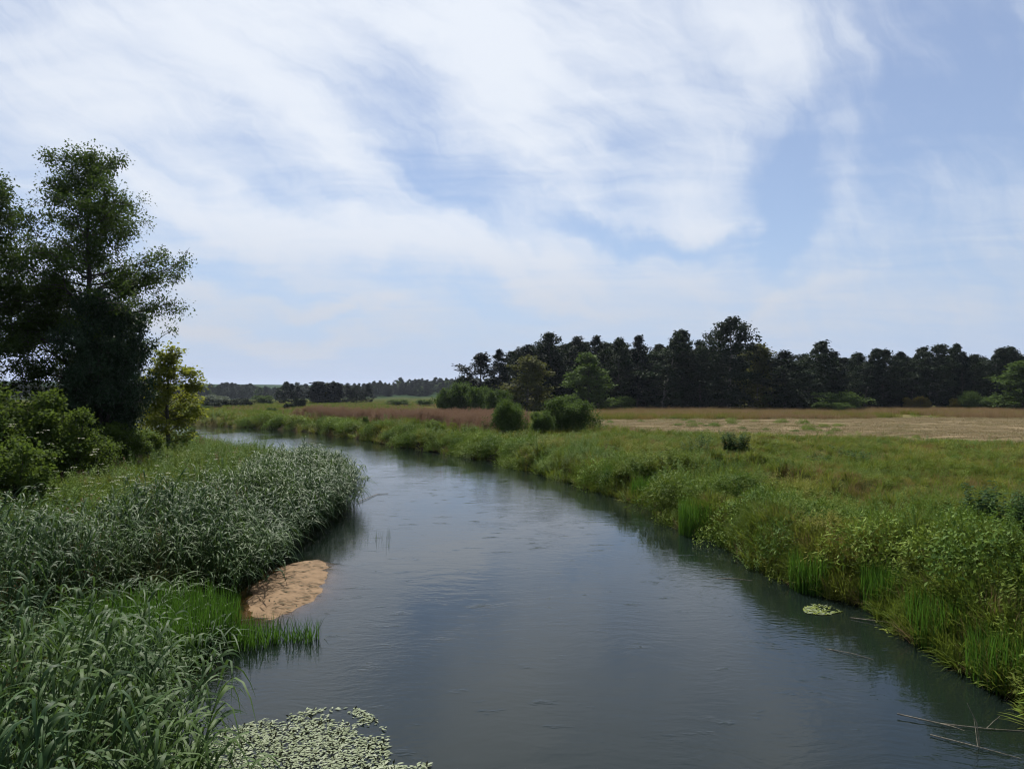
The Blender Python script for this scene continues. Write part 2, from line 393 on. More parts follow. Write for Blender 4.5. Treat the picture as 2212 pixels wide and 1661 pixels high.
def water_mat():
    m, N = base_mat('river_water')
    pos = N.new('ShaderNodeNewGeometry').outputs['Position']
    dep = N.new('ShaderNodeAttribute', attribute_name='depth').outputs['Fac']
    warp = N.vmath('ADD', pos, N.vmath('SCALE', N.vmath('SUBTRACT', N.noise(pos, .35, 3, .5, 1), (.5, .5, .5)), 1.6))
    patchy = N.ramp(N.noise(N.mapping(pos, rot=(0, 0, .5), sc=(1, .5, 1)), .16, 4, .6), .38, .62, .18, 1.0)
    swirl = N.ramp(N.noise(pos, .09, 3, .5), .4, .62, .25, 1.0)
    fine = N.noise(N.mapping(warp, rot=(0, 0, .18), sc=(2.2, 5.2, 1)), 1.5, 3, .55)
    mid = N.noise(N.mapping(warp, rot=(0, 0, -.35), sc=(.7, 2.0, 1)), 1.3, 3, .5)
    broad = N.noise(warp, .5, 2, .5)
    h = N.math('ADD', N.math('MULTIPLY', N.math('MULTIPLY', fine, patchy), .0078), N.math('MULTIPLY', N.math('MULTIPLY', mid, swirl), .0080))
    h = N.math('ADD', h, N.math('MULTIPLY', broad, .004))
    fleck = N.ramp(N.noise(N.mapping(pos, sc=(.8, 1.6, 1)), 1.1, 4, .6), .60, .74)          # small gusty patches of steeper ripples
    tiny = N.noise(N.mapping(warp, sc=(5, 11, 1)), 1.8, 2, .5)
    h = N.math('ADD', h, N.math('MULTIPLY', N.math('MULTIPLY', tiny, fleck), .011))
    b = N.new('ShaderNodeBump'); b.inputs['Strength'].default_value = 1.0; b.inputs['Distance'].default_value = 1.0
    N.l.new(h, b.inputs['Height'])
    fr = N.new('ShaderNodeFresnel'); fr.inputs[0].default_value = 1.333; N.l.new(b.outputs[0], fr.inputs['Normal'])
    gl = N.new('ShaderNodeBsdfGlossy'); gl.inputs['Roughness'].default_value = .022; N.l.new(b.outputs[0], gl.inputs['Normal'])
    gl.inputs['Color'].default_value = (.97, .98, 1, 1)
    df = N.new('ShaderNodeBsdfDiffuse'); df.inputs[0].default_value = (.0050, .0085, .0070, 1)
    tp = N.new('ShaderNodeBsdfTransparent'); tp.inputs[0].default_value = (.62, .55, .40, 1)
    murk = N.math('SUBTRACT', 1.0, N.math('POWER', 2.718, N.math('MULTIPLY', dep, -6.0)))
    body = N.shader_mix(murk, tp.outputs[0], df.outputs[0])
    o = N.new('ShaderNodeOutputMaterial'); N.l.new(N.shader_mix(fr.outputs[0], body, gl.outputs[0]), o.inputs[0])
    return m


def sand_mat():
    m, N = base_mat('wet_sand')
    pos = N.new('ShaderNodeNewGeometry').outputs['Position']
    n1 = N.noise(pos, 2.2, 5, .6); n2 = N.noise(N.mapping(pos, rot=(0, 0, -.9), sc=(3, 14, 1)), 1.2, 5, .65); n3 = N.noise(pos, 60, 2, .5)
    col = N.mix(N.ramp(n1, .35, .65), (.098, .060, .030), (.150, .096, .052))
    col = N.mix(N.math('MULTIPLY', N.ramp(n2, .56, .7), .6), col, (.05, .034, .02))
    col = N.mix(N.math('MULTIPLY', n3, .35), col, (.16, .105, .058))
    p = N.new('ShaderNodeBsdfPrincipled'); N.put(p.inputs['Base Color'], col); p.inputs['Roughness'].default_value = .8; p.inputs['Specular IOR Level'].default_value = .1
    b = N.new('ShaderNodeBump'); b.inputs['Strength'].default_value = .5; b.inputs['Distance'].default_value = .03
    N.put(b.inputs['Height'], N.math('ADD', n2, n1)); N.l.new(b.outputs[0], p.inputs['Normal'])
    o = N.new('ShaderNodeOutputMaterial'); N.l.new(p.outputs[0], o.inputs[0])
    return m


M['ground'] = ground_mat(); M['water'] = water_mat(); M['sand'] = sand_mat()


# ------------------------------------------------------------------ ground, water, sandbar
def grid_mesh(name, xs, ys, zf, mat, extra=None):
    gx, gy = np.meshgrid(xs, ys); z = zf(gx.ravel(), gy.ravel())
    v = np.stack([gx.ravel(), gy.ravel(), z], 1); nx, ny = len(xs), len(ys)
    i = (np.arange(ny - 1)[:, None] * nx + np.arange(nx - 1)[None]).ravel()
    b = MB(); b.add(v, np.stack([i, i + 1, i + nx + 1, i + nx], 1))
    me = b.mesh(name, mat, smooth=True)
    if extra: extra(me, gx.ravel(), gy.ravel())
    return me


def spread(a, b, step, lim_lo, lim_hi, growth=1.13):
    core = list(np.arange(a, b + step / 2, step)); s = step; lo = []; x = a
    while x > lim_lo: s *= growth; x -= s; lo.append(x)
    hi = []; x = b; s = step
    while x < lim_hi: s *= growth; x += s; hi.append(x)
    return np.array(lo[::-1] + core + hi)


def paint_ground(me, x, y):
    f, d = zone_field(x, y); s, rt = river(x, y)
    wet = 1 - sstep(.2, 1.6, s)
    c = np.stack([f, d, wet, np.ones_like(f)], 1)
    a = me.color_attributes.new('zone', 'FLOAT_COLOR', 'POINT'); a.data.foreach_set('color', c.astype(np.float32).ravel())


gxs, gys = spread(-28, 42, .4, -3500, 3500), spread(5, 80, .4, -120, 5200, 1.09)
ground = new_obj('ground', grid_mesh('ground', gxs, gys, height, M['ground'], paint_ground))
tag(ground, 'grassy flood plain with river banks, meadow and mown field', None, None, 'structure')

SANDP = np.array(SAND)
def sand_z(x, y):
    d = seg_dist(x, y, np.vstack([SANDP, SANDP[:1]])); ins = in_poly(x, y, SANDP)
    sd_ = np.where(ins, d, -d) + .28 * (vnoise(x, y, .9) - .5) + .14 * (vnoise(x, y, .3) - .5)
    return np.where(sd_ > 0, .012 + .07 * sstep(0, .7, sd_), np.maximum(.012 + .30 * sd_, -.75)) + (vnoise(x, y, .5) - .5) * .012


def paint_water(me, x, y):
    dep = np.maximum(0, -np.maximum(height(x, y), sand_z(x, y)))
    a = me.attributes.new('depth', 'FLOAT', 'POINT'); a.data.foreach_set('value', dep.astype(np.float32))


wxs, wys = spread(-12, 12, .25, -700, 60, 1.12), spread(3, 60, .3, -60, 400, 1.08)
water = new_obj('river_water', grid_mesh('river_water', wxs, wys, lambda x, y: np.zeros_like(x), M['water'], paint_water))
tag(water, 'calm rippled river reflecting the cloudy sky', None, None, 'structure')

cx, cy = SANDP.mean(0)
sxs, sys_ = np.arange(cx - 4, cx + 4, .1), np.arange(cy - 6, cy + 6, .12)
sand = new_obj('sandbar', grid_mesh('sandbar', sxs, sys_, sand_z, M['sand']))
tag(sand, 'small tan sandbar at the reed edge in the river', None, None, 'structure')

# ------------------------------------------------------------------ plant pieces used by the scatters
SRC = bpy.data.collections.new('plant_sources')          # not linked: only a source for the scattered vegetation


def arch(p0, az, h, reach, n=5, droop=0.0, start=0.0):
    """a curve that rises h and reaches sideways, bending over with droop"""
    t = np.linspace(0, 1, n)
    out = reach * (t ** 1.6) + start * t; z = h * (t * (1 + droop) - droop * 1.0 * t ** 3)
    return np.asarray(p0) + np.stack([np.cos(az) * out, np.sin(az) * out, z], 1)


def add_blade(b, p0, az, h, reach, w, n=5, droop=.0, r=None):
    pts = arch(p0, az, h, reach, n, droop); t = np.linspace(0, 1, n)
    wid = w * .5 * np.clip(1.15 * (1 - t ** 2.2), .04, 1) * (0.6 + .4 * np.minimum(1, t * 4))
    tw = az + math.pi / 2 + random.uniform(-.5, .5)
    b.blade(pts, wid, np.array([math.cos(tw), math.sin(tw), random.uniform(-.3, .3)]), random.random() if r is None else r)


def grass_tuft(seed, n=30, h=(.45, .85), reach=(.15, .6), w=.026, spread_=.22, droop=.35, seg=5):
    random.seed(seed); b = MB()
    for _ in range(n):
        a = random.uniform(0, 6.283); rr = spread_ * math.sqrt(random.random())
        add_blade(b, (math.cos(a) * rr, math.sin(a) * rr, -.05), a + random.uniform(-1.2, 1.2) , random.uniform(*h), random.uniform(*reach), w * random.uniform(.7, 1.4), seg, droop * random.uniform(.2, 1.8))
    return b


def reed_stem(seed, h=2.1, wind=0.0):
    random.seed(seed); b = MB()
    lean = random.uniform(.12, .4); la = wind + random.uniform(-.7, .7)
    st = arch((0, 0, -.1), la, h, lean, 6, .05)
    b.tube(st, np.linspace(.006, .003, 6), 3)
    nl = random.randint(7, 10)
    for i in range(nl):
        t = .28 + .72 * (i + .3) / nl; k = t * 5; j = min(4, int(k)); p = st[j] + (st[j + 1] - st[j]) * (k - j)
        az = wind + (1 if i % 2 else -1) * random.uniform(.2, 1.5) + random.uniform(-.4, .4)
        if random.random() < .25: az += math.pi
        L = random.uniform(.45, .92) * (1.0 if t < .9 else .8)
        up = random.uniform(.3, 1.05); nseg = 6; tt = np.linspace(0, 1, nseg)
        out = L * (tt * (.55 + .35 * tt)); z = L * (up * tt * 1.5 - (up * 1.1 + random.uniform(.2, .75)) * tt ** 2.3)
        pts = p + np.stack([np.cos(az) * out, np.sin(az) * out, z], 1)
        wid = .016 * random.uniform(.75, 1.25) * np.array([.45, .95, 1.0, .8, .45, .03])
        tw = az + math.pi / 2
        b.blade(pts, wid, np.array([math.cos(tw), math.sin(tw), random.uniform(-.45, .45)]), random.random())
    return b


def herb_clump(seed, stems=5, h=(.6, 1.05), leaf=.085, spread_=.22, ratio=.52, step=.065):
    random.seed(seed); b = MB(); g = np.random.default_rng(seed)
    for _ in range(stems):
        a = random.uniform(0, 6.283); rr = spread_ * math.sqrt(random.random()); hh = random.uniform(*h)
        st = arch((math.cos(a) * rr, math.sin(a) * rr, -.05), a, hh, random.uniform(.05, .35), 5, .1)
        b.tube(st, np.linspace(.005, .002, 5), 3)
        npair = int(hh / step); t = np.linspace(.15, 1, npair); k = t * 4; j = np.minimum(3, k.astype(int))
        p = st[j] + (st[j + 1] - st[j]) * (k - j)[:, None]
        for sgn in (0, math.pi):
            az = np.arange(npair) * math.pi / 2 + sgn + g.normal(0, .4, npair)
            d = np.stack([np.cos(az), np.sin(az), g.uniform(-.5, .35, npair)], 1)
            nr = np.stack([g.normal(0, .3, npair), g.normal(0, .3, npair), np.ones(npair)], 1)
            L = leaf * g.uniform(.7, 1.4, npair) * (1.15 - .5 * t)
            b.leaves(p, d, nr, L, L * ratio, g.random(npair))
    return b


def panicle_grass(seed, n=16, h=(.9, 1.4)):
    random.seed(seed); b = MB(); g = np.random.default_rng(seed)
    for _ in range(n):
        a = random.uniform(0, 6.283); rr = .25 * math.sqrt(random.random()); hh = random.uniform(*h)
        st = arch((math.cos(a) * rr, math.sin(a) * rr, -.05), random.uniform(-.8, .8), hh, random.uniform(.1, .4), 4, .1)
        b.blade(st, [.005, .004, .003, .003], np.array([0, 1, 0.]), random.random())
        m = 10; t = g.uniform(.75, 1.0, m); p = st[2] + (st[3] - st[2]) * ((t - .667) / .333)[:, None]
        d = np.stack([g.normal(.3, .6, m), g.normal(0, .6, m), g.uniform(.2, 1, m)], 1); L = g.uniform(.05, .11, m)
        b.leaves(p, d, g.normal(0, 1, (m, 3)), L, L * .35, g.random(m))
    return b


def umbel_plant(seed):
    random.seed(seed); b = MB(); g = np.random.default_rng(seed)
    for _ in range(3):
        p = np.array([random.uniform(-.3, .3), random.uniform(-.3, .3), random.uniform(.8, 1.2)])
        m = 14; a = g.uniform(0, 6.283, m); rr = .07 * np.sqrt(g.random(m))
        q = p + np.stack([np.cos(a) * rr, np.sin(a) * rr, g.normal(0, .008, m)], 1)
        b.leaves(q, np.stack([np.cos(a), np.sin(a), np.zeros(m)], 1), np.tile([0, 0, 1.], (m, 1)), np.full(m, .035), np.full(m, .03), g.random(m))
    return b


def source(name, builders, mat):
    c = bpy.data.collections.new(name)
    for i, b in enumerate(builders):
        o = bpy.data.objects.new('%s_piece_%02d' % (name, i), b.mesh(name, mat)); c.objects.link(o)
    return c


def scatter(name, pts, rotz, scl, coll, label, tilt=None, nvar=1, parent=None, cat=None):
    """one stuff object: small plants set out on real positions through geometry nodes"""
    n = len(pts); me = bpy.data.meshes.new(name); me.vertices.add(n); me.vertices.foreach_set('co', pts.astype(np.float32).ravel())
    rot = np.zeros((n, 3)); rot[:, 2] = rotz
    if tilt is not None: rot[:, :2] = tilt
    sc = np.asarray(scl, float)
    if sc.ndim == 1: sc = np.repeat(sc[:, None], 3, 1)
    for nm, ar in (('rot', rot), ('scl', sc)):
        a = me.attributes.new(nm, 'FLOAT_VECTOR', 'POINT'); a.data.foreach_set('vector', ar.astype(np.float32).ravel())
    a = me.attributes.new('idx', 'INT', 'POINT'); a.data.foreach_set('value', rng.integers(0, nvar, n).astype(np.int32))
    me.update(); o = new_obj(name, me, parent)
    t = bpy.data.node_groups.new(name, 'GeometryNodeTree')
    t.interface.new_socket('Geometry', in_out='INPUT', socket_type='NodeSocketGeometry')
    t.interface.new_socket('Geometry', in_out='OUTPUT', socket_type='NodeSocketGeometry')
    gi = t.nodes.new('NodeGroupInput'); go = t.nodes.new('NodeGroupOutput')
    ci = t.nodes.new('GeometryNodeCollectionInfo'); ci.inputs['Collection'].default_value = coll
    ci.inputs['Separate Children'].default_value = True; ci.inputs['Reset Children'].default_value = True
    ip = t.nodes.new('GeometryNodeInstanceOnPoints'); ip.inputs['Pick Instance'].default_value = True
    def named(nm, ty):
        k = t.nodes.new('GeometryNodeInputNamedAttribute'); k.data_type = ty; k.inputs['Name'].default_value = nm; return k.outputs[0]
    L = t.links.new
    L(gi.outputs[0], ip.inputs['Points']); L(ci.outputs[0], ip.inputs['Instance'])
    L(named('idx', 'INT'), ip.inputs['Instance Index'])
    e2r = t.nodes.new('FunctionNodeEulerToRotation'); L(named('rot', 'FLOAT_VECTOR'), e2r.inputs[0]); L(e2r.outputs[0], ip.inputs['Rotation'])
    L(named('scl', 'FLOAT_VECTOR'), ip.inputs['Scale']); L(ip.outputs[0], go.inputs[0])
    md = o.modifiers.new('plants', 'NODES'); md.node_group = t
    tag(o, label, cat, None, 'stuff')
    return o


def candidates(x0, x1, y0, y1, dens, ref=22.0, power=1.3, margin=1.06):
    """random ground points in the view wedge, thinner with distance"""
    n = int((x1 - x0) * (y1 - y0) * dens)
    x = rng.uniform(x0, x1, n); y = rng.uniform(y0, y1, n)
    d = np.hypot(x, y); keep = rng.random(n) < np.minimum(1, (ref / np.maximum(d, 1)) ** power)
    keep &= np.abs(x) < (y + 3) * .683 * margin + 2.5
    return x[keep], y[keep]


def grow(x, y, ref=22.0, power=.45):
    return np.maximum(1, np.hypot(x, y) / ref) ** power


C_REED = source('reed', [reed_stem(100 + i, 1.95 + .12 * (i % 4)) for i in range(10)], M['reed'])
C_GRASS = source('bank_tuft', [grass_tuft(200 + i) for i in range(6)], M['grass'])
C_MEADOW = source('meadow_tuft', [grass_tuft(230 + i, 30, (.35, .75), (.08, .4), .013, .25, .2, 4) for i in range(5)], M['meadow'])
C_HERB = source('nettle', [herb_clump(260 + i) for i in range(6)], M['herb'])
C_LEAFY = source('leafy_stem', [herb_clump(270 + i, 7, (.4, .8), .17, .3, .26, .07) for i in range(6)], M['grass'])
def leaf_mound(seed, n=2600, leaf=.10, ratio=.4):
    g = np.random.default_rng(seed); b = MB()
    a = g.uniform(0, 6.283, n); z = g.random(n) ** .75; r = np.sqrt(1 - z * z)
    lump = 1 + .22 * np.sin(a * 3 + seed) * r + .16 * np.sin(a * 5 + z * 6 + seed * 2) + g.normal(0, .07, n) - .25 * (g.random(n) < .18)
    p = np.stack([np.cos(a) * r * lump, np.sin(a) * r * lump, z * lump * .8 - .1], 1)
    out = np.stack([np.cos(a) * r, np.sin(a) * r, z], 1)
    d = out * .35 + np.array([0, 0, -.15]) + g.normal(0, .6, (n, 3)); nr = out * 1.0 + np.array([0, 0, .15]) + g.normal(0, .3, (n, 3))
    L = leaf * g.uniform(.6, 1.5, n); b.leaves(p, d, nr, L, L * ratio, g.random(n)); return b


C_MOUND = source('leaf_mound', [leaf_mound(500 + i, 2600, .078 if i % 2 else .125, .45 if i % 2 else .2) for i in range(6)], M['mound'])
C_DRY = source('dry_tuft', [grass_tuft(290 + i, 26, (.4, .95), (.1, .5), .010, .2, .3, 4) for i in range(4)], M['dry'])
C_PINK = source('panicle', [panicle_grass(310 + i) for i in range(4)], M['pink'])
C_STRAW = source('straw_tuft', [grass_tuft(330 + i, 22, (.05, .16), (.08, .3), .014, .3, .6, 4) for i in range(4)], M['straw'])
C_UMBEL = source('umbel', [umbel_plant(350 + i) for i in range(4)], M['umbel'])
C_SEDGE = source('sedge_tuft', [grass_tuft(370 + i, 16, (.7, 1.15), (.05, .28), .016, .12, .1, 5) for i in range(5)], M['sedge'])

COVE = (-7.9, 16.2, 2.6, 2.5)                      # open pocket in the reeds, filled with bright sedge
def in_cove(x, y):
    j = (vnoise(x, y, 1.3) - .5) * 1.2
    return (x + j > -9.4) & (y + j > 10.6) & (y + .6 * j < 18.7)


def lay(x, y, lift=0.0): return np.stack([x, y, height(x, y) + lift], 1)


# --- left bank: reed bed
x, y = candidates(-24, -1, 4.5, 50, 26, 26, .9)
s, rt = river(x, y)
wid = np.interp(y, [4, 12, 18, 29, 43, 48], [11, 8, 5.6, 4.6, 4.2, 1.5]) + (vnoise(x, y, 3) - .5) * 2
cove = in_cove(x, y)
k = (~rt) & (s > -.25) & (s < wid) & (~cove | (rng.random(len(x)) < .22))
k &= ~((y > 15.4) & (y < 23.5) & (x > -6.6 + .1 * (vnoise(x, y, .8) - .5)))
edge = sstep(0, 1.5, wid - s); k &= rng.random(len(x)) < .25 + .75 * edge
x, y, s, edge, cove = x[k], y[k], s[k], edge[k], cove[k]
n = len(x); hv = (.62 + .55 * vnoise(x, y, 2.4) + rng.normal(0, .13, n)) * (.65 + .35 * edge) * (.8 + .2 * sstep(-.2, 1.2, s)) * np.where(cove, .42, 1)
sc = np.stack([grow(x, y, 18, .35) * .98] * 2 + [hv * 1.0], 1)
scatter('reed_bed', lay(x, y, .0), rng.normal(0, .55, n), sc, C_REED, 'tall blue-green reeds leaning over the left bank of the river', np.stack([rng.normal(0, .16, n), rng.normal(.08, .18, n)], 1), 10)

k = (rng.random(n) < .045) & ~cove & (s > 1.2); xx, yy = x[k], y[k]; m = len(xx)
scatter('dead_reed_stalks', lay(xx, yy, .2), rng.uniform(0, 6.283, m), np.stack([np.full(m, 1.0)] * 2 + [rng.uniform(1.5, 2.3, m)], 1), C_DRY, 'pale dead stalks standing among the reeds', rng.normal(0, .2, (m, 2)), 4)
# --- left bank: meadow herbs and grass behind the reeds
x, y = candidates(-60, -3, 16, 100, 18, 24, 1.35)
s, rt = river(x, y)
wid2 = np.interp(y, [4, 12, 18, 29, 43, 48], [9.5, 7, 4.8, 3.8, 3.4, .3])
k = (~rt) & (s > wid2) | ((~rt) & (s > -.1) & (y > 47))
x, y = x[k], y[k]; pick = rng.random(len(x)); pn = vnoise(x, y, 3.5)
for nm, co, nv, sel, base, lab in (
        ('left_meadow_grass', C_GRASS, 6, pick < .5, .85, 'green meadow grass between the reeds and the alder'),
        ('left_meadow_herbs', C_HERB, 6, (pick >= .5) & (pick < .9), 1.0, 'nettles and herbs growing behind the reed bed'),
        ('left_dry_grass', C_PINK, 4, (pick >= .965) & (pn > .5), .6, 'thin brown seed heads in the left meadow')):
    xx, yy = x[sel], y[sel]; m = len(xx)
    scatter(nm, lay(xx, yy), rng.uniform(0, 6.283, m), grow(xx, yy, 24, .5) * base * (.6 + .55 * vnoise(xx, yy, 2.2)) * rng.uniform(.8, 1.2, m), co, lab, rng.normal(0, .12, (m, 2)), nv)
k = (rng.random(len(x)) < .05) & (y < 46) & (x < -7); xx, yy = x[k], y[k]; m = len(xx)
scatter('white_umbels', lay(xx, yy, -.1), rng.uniform(0, 6.283, m), rng.uniform(.8, 1.25, m), C_UMBEL, 'tiny white umbel flowers scattered over the left meadow', None, 4)

# --- right bank
def to_edge(x_, y_):
    xs_ = np.arange(x_ - 3, x_ + 3, .05); s_, r_ = river(xs_, np.full_like(xs_, y_)); on_ = xs_[(s_ > 0) & r_]
    return (float(on_.min()) + .15 if len(on_) else x_, y_)


SEDGE = [to_edge(x_, y_ + .1) for x_, y_ in (on_water(*q) for q in ((1395, 1082), (1545, 1152), (1785, 1272), (1895, 1318), (2035, 1395), (2150, 1480)))]
x, y = candidates(-75, 75, 5, 150, 17, 22, 1.30)
s, rt = river(x, y); f, dz = zone_field(x, y)
k = rt & (s > -.15) & (f < .2 + .3 * rng.random(len(x))) & (rng.random(len(x)) > .9 * dz)
x, y, s = x[k], y[k], s[k]; pick = rng.random(len(x)); pn = vnoise(x + 70, y, 6) + .35 * (vnoise(x, y, 1.8) - .5)
hn = .7 + .6 * vnoise(x + 3, y, 1.5)
belt = 1 - sstep(3, 9, s)                            # lush belt along the water
dry_ = sstep(.5, .8, pn) * (1 - belt)
kind_n = vnoise(x + 31, y + 8, 2.6) + .3 * (pick - .5)
sets = (('right_bank_grass', C_GRASS, 6, (pick < .30 - .12 * belt) & (kind_n < .62), .80, 'arching bright green grass along the right bank'),
        ('right_leafy_grass', C_LEAFY, 6, (pick < .30 + .02 * belt) & (kind_n >= .42), .95, 'dense narrow-leaved greenery in mounds on the right bank'),
        ('right_bank_herbs', C_HERB, 6, (pick > .62) & (pick < .62 + .08 + .26 * belt) & (kind_n < .6), .85, 'leafy nettles on the steep right bank'),
        ('right_meadow_grass', C_MEADOW, 5, (pick > .5) & (rng.random(len(x)) < .30 + .7 * (1 - belt)), .74, 'yellow-green meadow grass between bank and field'),
        ('right_brown_grass', C_DRY, 4, (pick > .76) & (rng.random(len(x)) < .10 + dry_), .66, 'brown withered stems among the right bank grass'))
for nm, co, nv, sel, base, lab in sets:
    xx, yy = x[sel], y[sel]; m = len(xx)
    hgt = base * hn[sel] * (.62 + .38 * belt[sel]) * rng.uniform(.8, 1.2, m); gw = grow(xx, yy, 22, .5)
    scatter(nm, lay(xx, yy), rng.uniform(0, 6.283, m), np.stack([gw * hgt ** .5 * base ** .5, gw * hgt ** .5 * base ** .5, hgt * gw ** .25], 1), co, lab, rng.normal(0, .16, (m, 2)), nv)
# rounded leafy heaps that overhang the water and thin out up the slope
x, y = candidates(-70, 40, 6, 120, 1.6, 24, .8)
s, rt = river(x, y); k = rt & (s > .1) & (rng.random(len(x)) < (1 - .93 * sstep(1.2, 5.5, s))) & (vnoise(x + 17, y, 2.3) > .36); far_from = np.min([np.hypot(x - q[0], y - q[1]) for q in SEDGE], 0); k &= (far_from > 1.25)
x, y, s = x[k], y[k], s[k]; m = len(x)
sz = rng.uniform(.5, 1.35, m) * (1 - .5 * sstep(1, 5, s)) * grow(x, y, 40, .3)
scatter('bank_greenery', lay(x, y, -.1), rng.uniform(0, 6.283, m), np.stack([sz, sz, sz * rng.uniform(.75, 1.15, m)], 1), C_MOUND, 'rounded leafy heaps overhanging the water on the right bank', rng.normal(0, .12, (m, 2)), 6)
# edge fringe: blades that hang towards the water
t = rng.uniform(0, 1, 5200); seg = rng.choice(np.arange(2, 17), 5200, p=(lambda w: w / w.sum())(1 / (np.hypot(*RIGHT[2:17].T) + 4)))
p = RIGHT[seg] + (RIGHT[seg + 1] - RIGHT[seg]) * t[:, None]
x = p[:, 0] + rng.normal(.25, .3, 5200); y = p[:, 1] + rng.normal(.1, .3, 5200)
s, rt = river(x, y); k = (s > -.35) & (s < .9) & (vnoise(x, y, 1.6) > .35); x, y = x[k], y[k]; m = len(x); h2 = rng.random(m)
for nm, co, nv, sel, base, lab in (('hanging_bank_grass', C_GRASS, 6, h2 < .45, .8, 'grass hanging over the water at the right bank edge'),
                                   ('withered_edge_grass', C_DRY, 4, h2 >= .86, .75, 'withered pale grass hanging at the right water edge')):
    xx, yy = x[sel], y[sel]; mm = len(xx)
    pts = np.stack([xx, yy, np.maximum(height(xx, yy), -.02)], 1)
    scatter(nm, pts, rng.uniform(0, 6.283, mm), np.stack([grow(xx, yy) * base] * 2 + [base * rng.uniform(.6, 1.2, mm)], 1), co, lab, np.stack([rng.normal(0, .2, mm), rng.normal(-.35, .25, mm)], 1), nv)
# pink reedgrass beyond the bend, dry grass strip behind the mown field, straw on the field
x, y = candidates(-60, 22, 62, 180, 7, 70, .8)
s, rt = river(x, y); f, dz = zone_field(x, y); pn = vnoise(x, y + 31, 9)
k = rt & (s > 5) & (f < .3) & (dz < .5) & (pn + .3 * rng.random(len(x)) > .68) & (y > 66) & (y < 105 + .5 * np.abs(x)) & (x < -.02 * y + 1.5 + 3 * vnoise(x, y, 4)) & (x > -.42 * y); x, y = x[k], y[k]; m = len(x)
scatter('pink_reedgrass', lay(x, y), rng.normal(0, .6, m), rng.uniform(.9, 1.45, m) * grow(x, y, 80, .3), C_PINK, 'pinkish brown feathery reedgrass beyond the river bend', None, 4)
x, y = candidates(8, 150, 108, 205, 3.0, 110, .6)
f, dz = zone_field(x, y); k = (dz > .35) & (vnoise(x, y, 12) + .25 * vnoise(x, y, 3) > .42); x, y = x[k], y[k]; m = len(x); h2 = vnoise(x * .25, y + 9, 4.0) + rng.normal(0, .08, m)
scatter('tall_dry_grass', lay(x[h2 > .42], y[h2 > .42]), rng.uniform(0, 6.283, (h2 > .42).sum()), rng.uniform(1.0, 1.7, (h2 > .42).sum()), C_DRY, 'strip of tall straw-coloured grass behind the mown field', None, 4)
scatter('field_edge_grass', lay(x[h2 <= .45], y[h2 <= .45]), rng.uniform(0, 6.283, (h2 <= .45).sum()), rng.uniform(1.0, 1.8, (h2 <= .45).sum()), C_MEADOW, 'greenish grass patches in the strip before the forest', None, 5)
x, y = candidates(4, 110, 40, 135, 7.0, 60, .9)
f, dz = zone_field(x, y); row = vnoise(x * .07 + y * .015, y + x * .06, 1.1)
k = (f > .4) & (row + .3 * rng.random(len(x)) > .52); x, y = x[k], y[k]; m = len(x)
scatter('mown_straw', lay(x, y), rng.uniform(0, 6.283, m), rng.uniform(1.0, 2.0, m), C_STRAW, 'rows of cut straw lying on the mown field', None, 4)
# far meadow on both sides of the bend
x, y = candidates(-260, 40, 75, 420, 1.4, 100, 1.0)
s, rt = river(x, y); f, dz = zone_field(x, y); k = (s > -.2) & (f + dz < .2) & ((vnoise(x, y, 22) > .28) | (s < 6)); x, y = x[k], y[k]; m = len(x); h2 = vnoise(x, y, 16) + rng.normal(0, .12, m)
scatter('far_meadow_grass', lay(x[h2 < .6], y[h2 < .6]), rng.uniform(0, 6.283, (h2 < .6).sum()), rng.uniform(.6, 1.25, (h2 < .6).sum()), C_GRASS, 'green meadow grass beyond the far river bend', None, 6)
scatter('far_brown_grass', lay(x[h2 >= .6], y[h2 >= .6]), rng.uniform(0, 6.283, (h2 >= .6).sum()), rng.uniform(.6, 1.2, (h2 >= .6).sum()), C_DRY, 'pale brown grass patches in the far meadow', None, 4)


# ------------------------------------------------------------------ trees
def crown_leaves(b, clumps, per, size, flat=.7, g=None, droop=0.0, rad=.5, n_top=0):
    c = np.asarray(clumps); n = len(c) * per
    ctr = np.repeat(c, per, 0)
    rf = g.uniform(.5, 1.4, len(c))
    if n_top: rf[-n_top:] = .42
    rad = rad * np.repeat(rf, per)
    off = g.normal(0, 1, (n, 3)); off *= (rad * g.random(n) ** .5 / (np.linalg.norm(off, axis=1) + 1e-9))[:, None]; off[:, 2] *= flat
    if droop: off[:, 2] -= droop * g.random(n) ** 1.2 * 1.0
    d = off + g.normal(0, .6, (n, 3)) * rad[:, None]; d[:, 2] -= .25 * rad + droop * .4
    nr = g.normal(0, .55, (n, 3)) + np.array([0, 0, 1.0])
    L = size * g.uniform(.7, 1.35, n)
    shade = np.clip(np.repeat(g.random(len(c)), per) * .55 + g.random(n) * .45, 0, 1)
    b.leaves(ctr + off, d, nr, L, L * .72, shade)


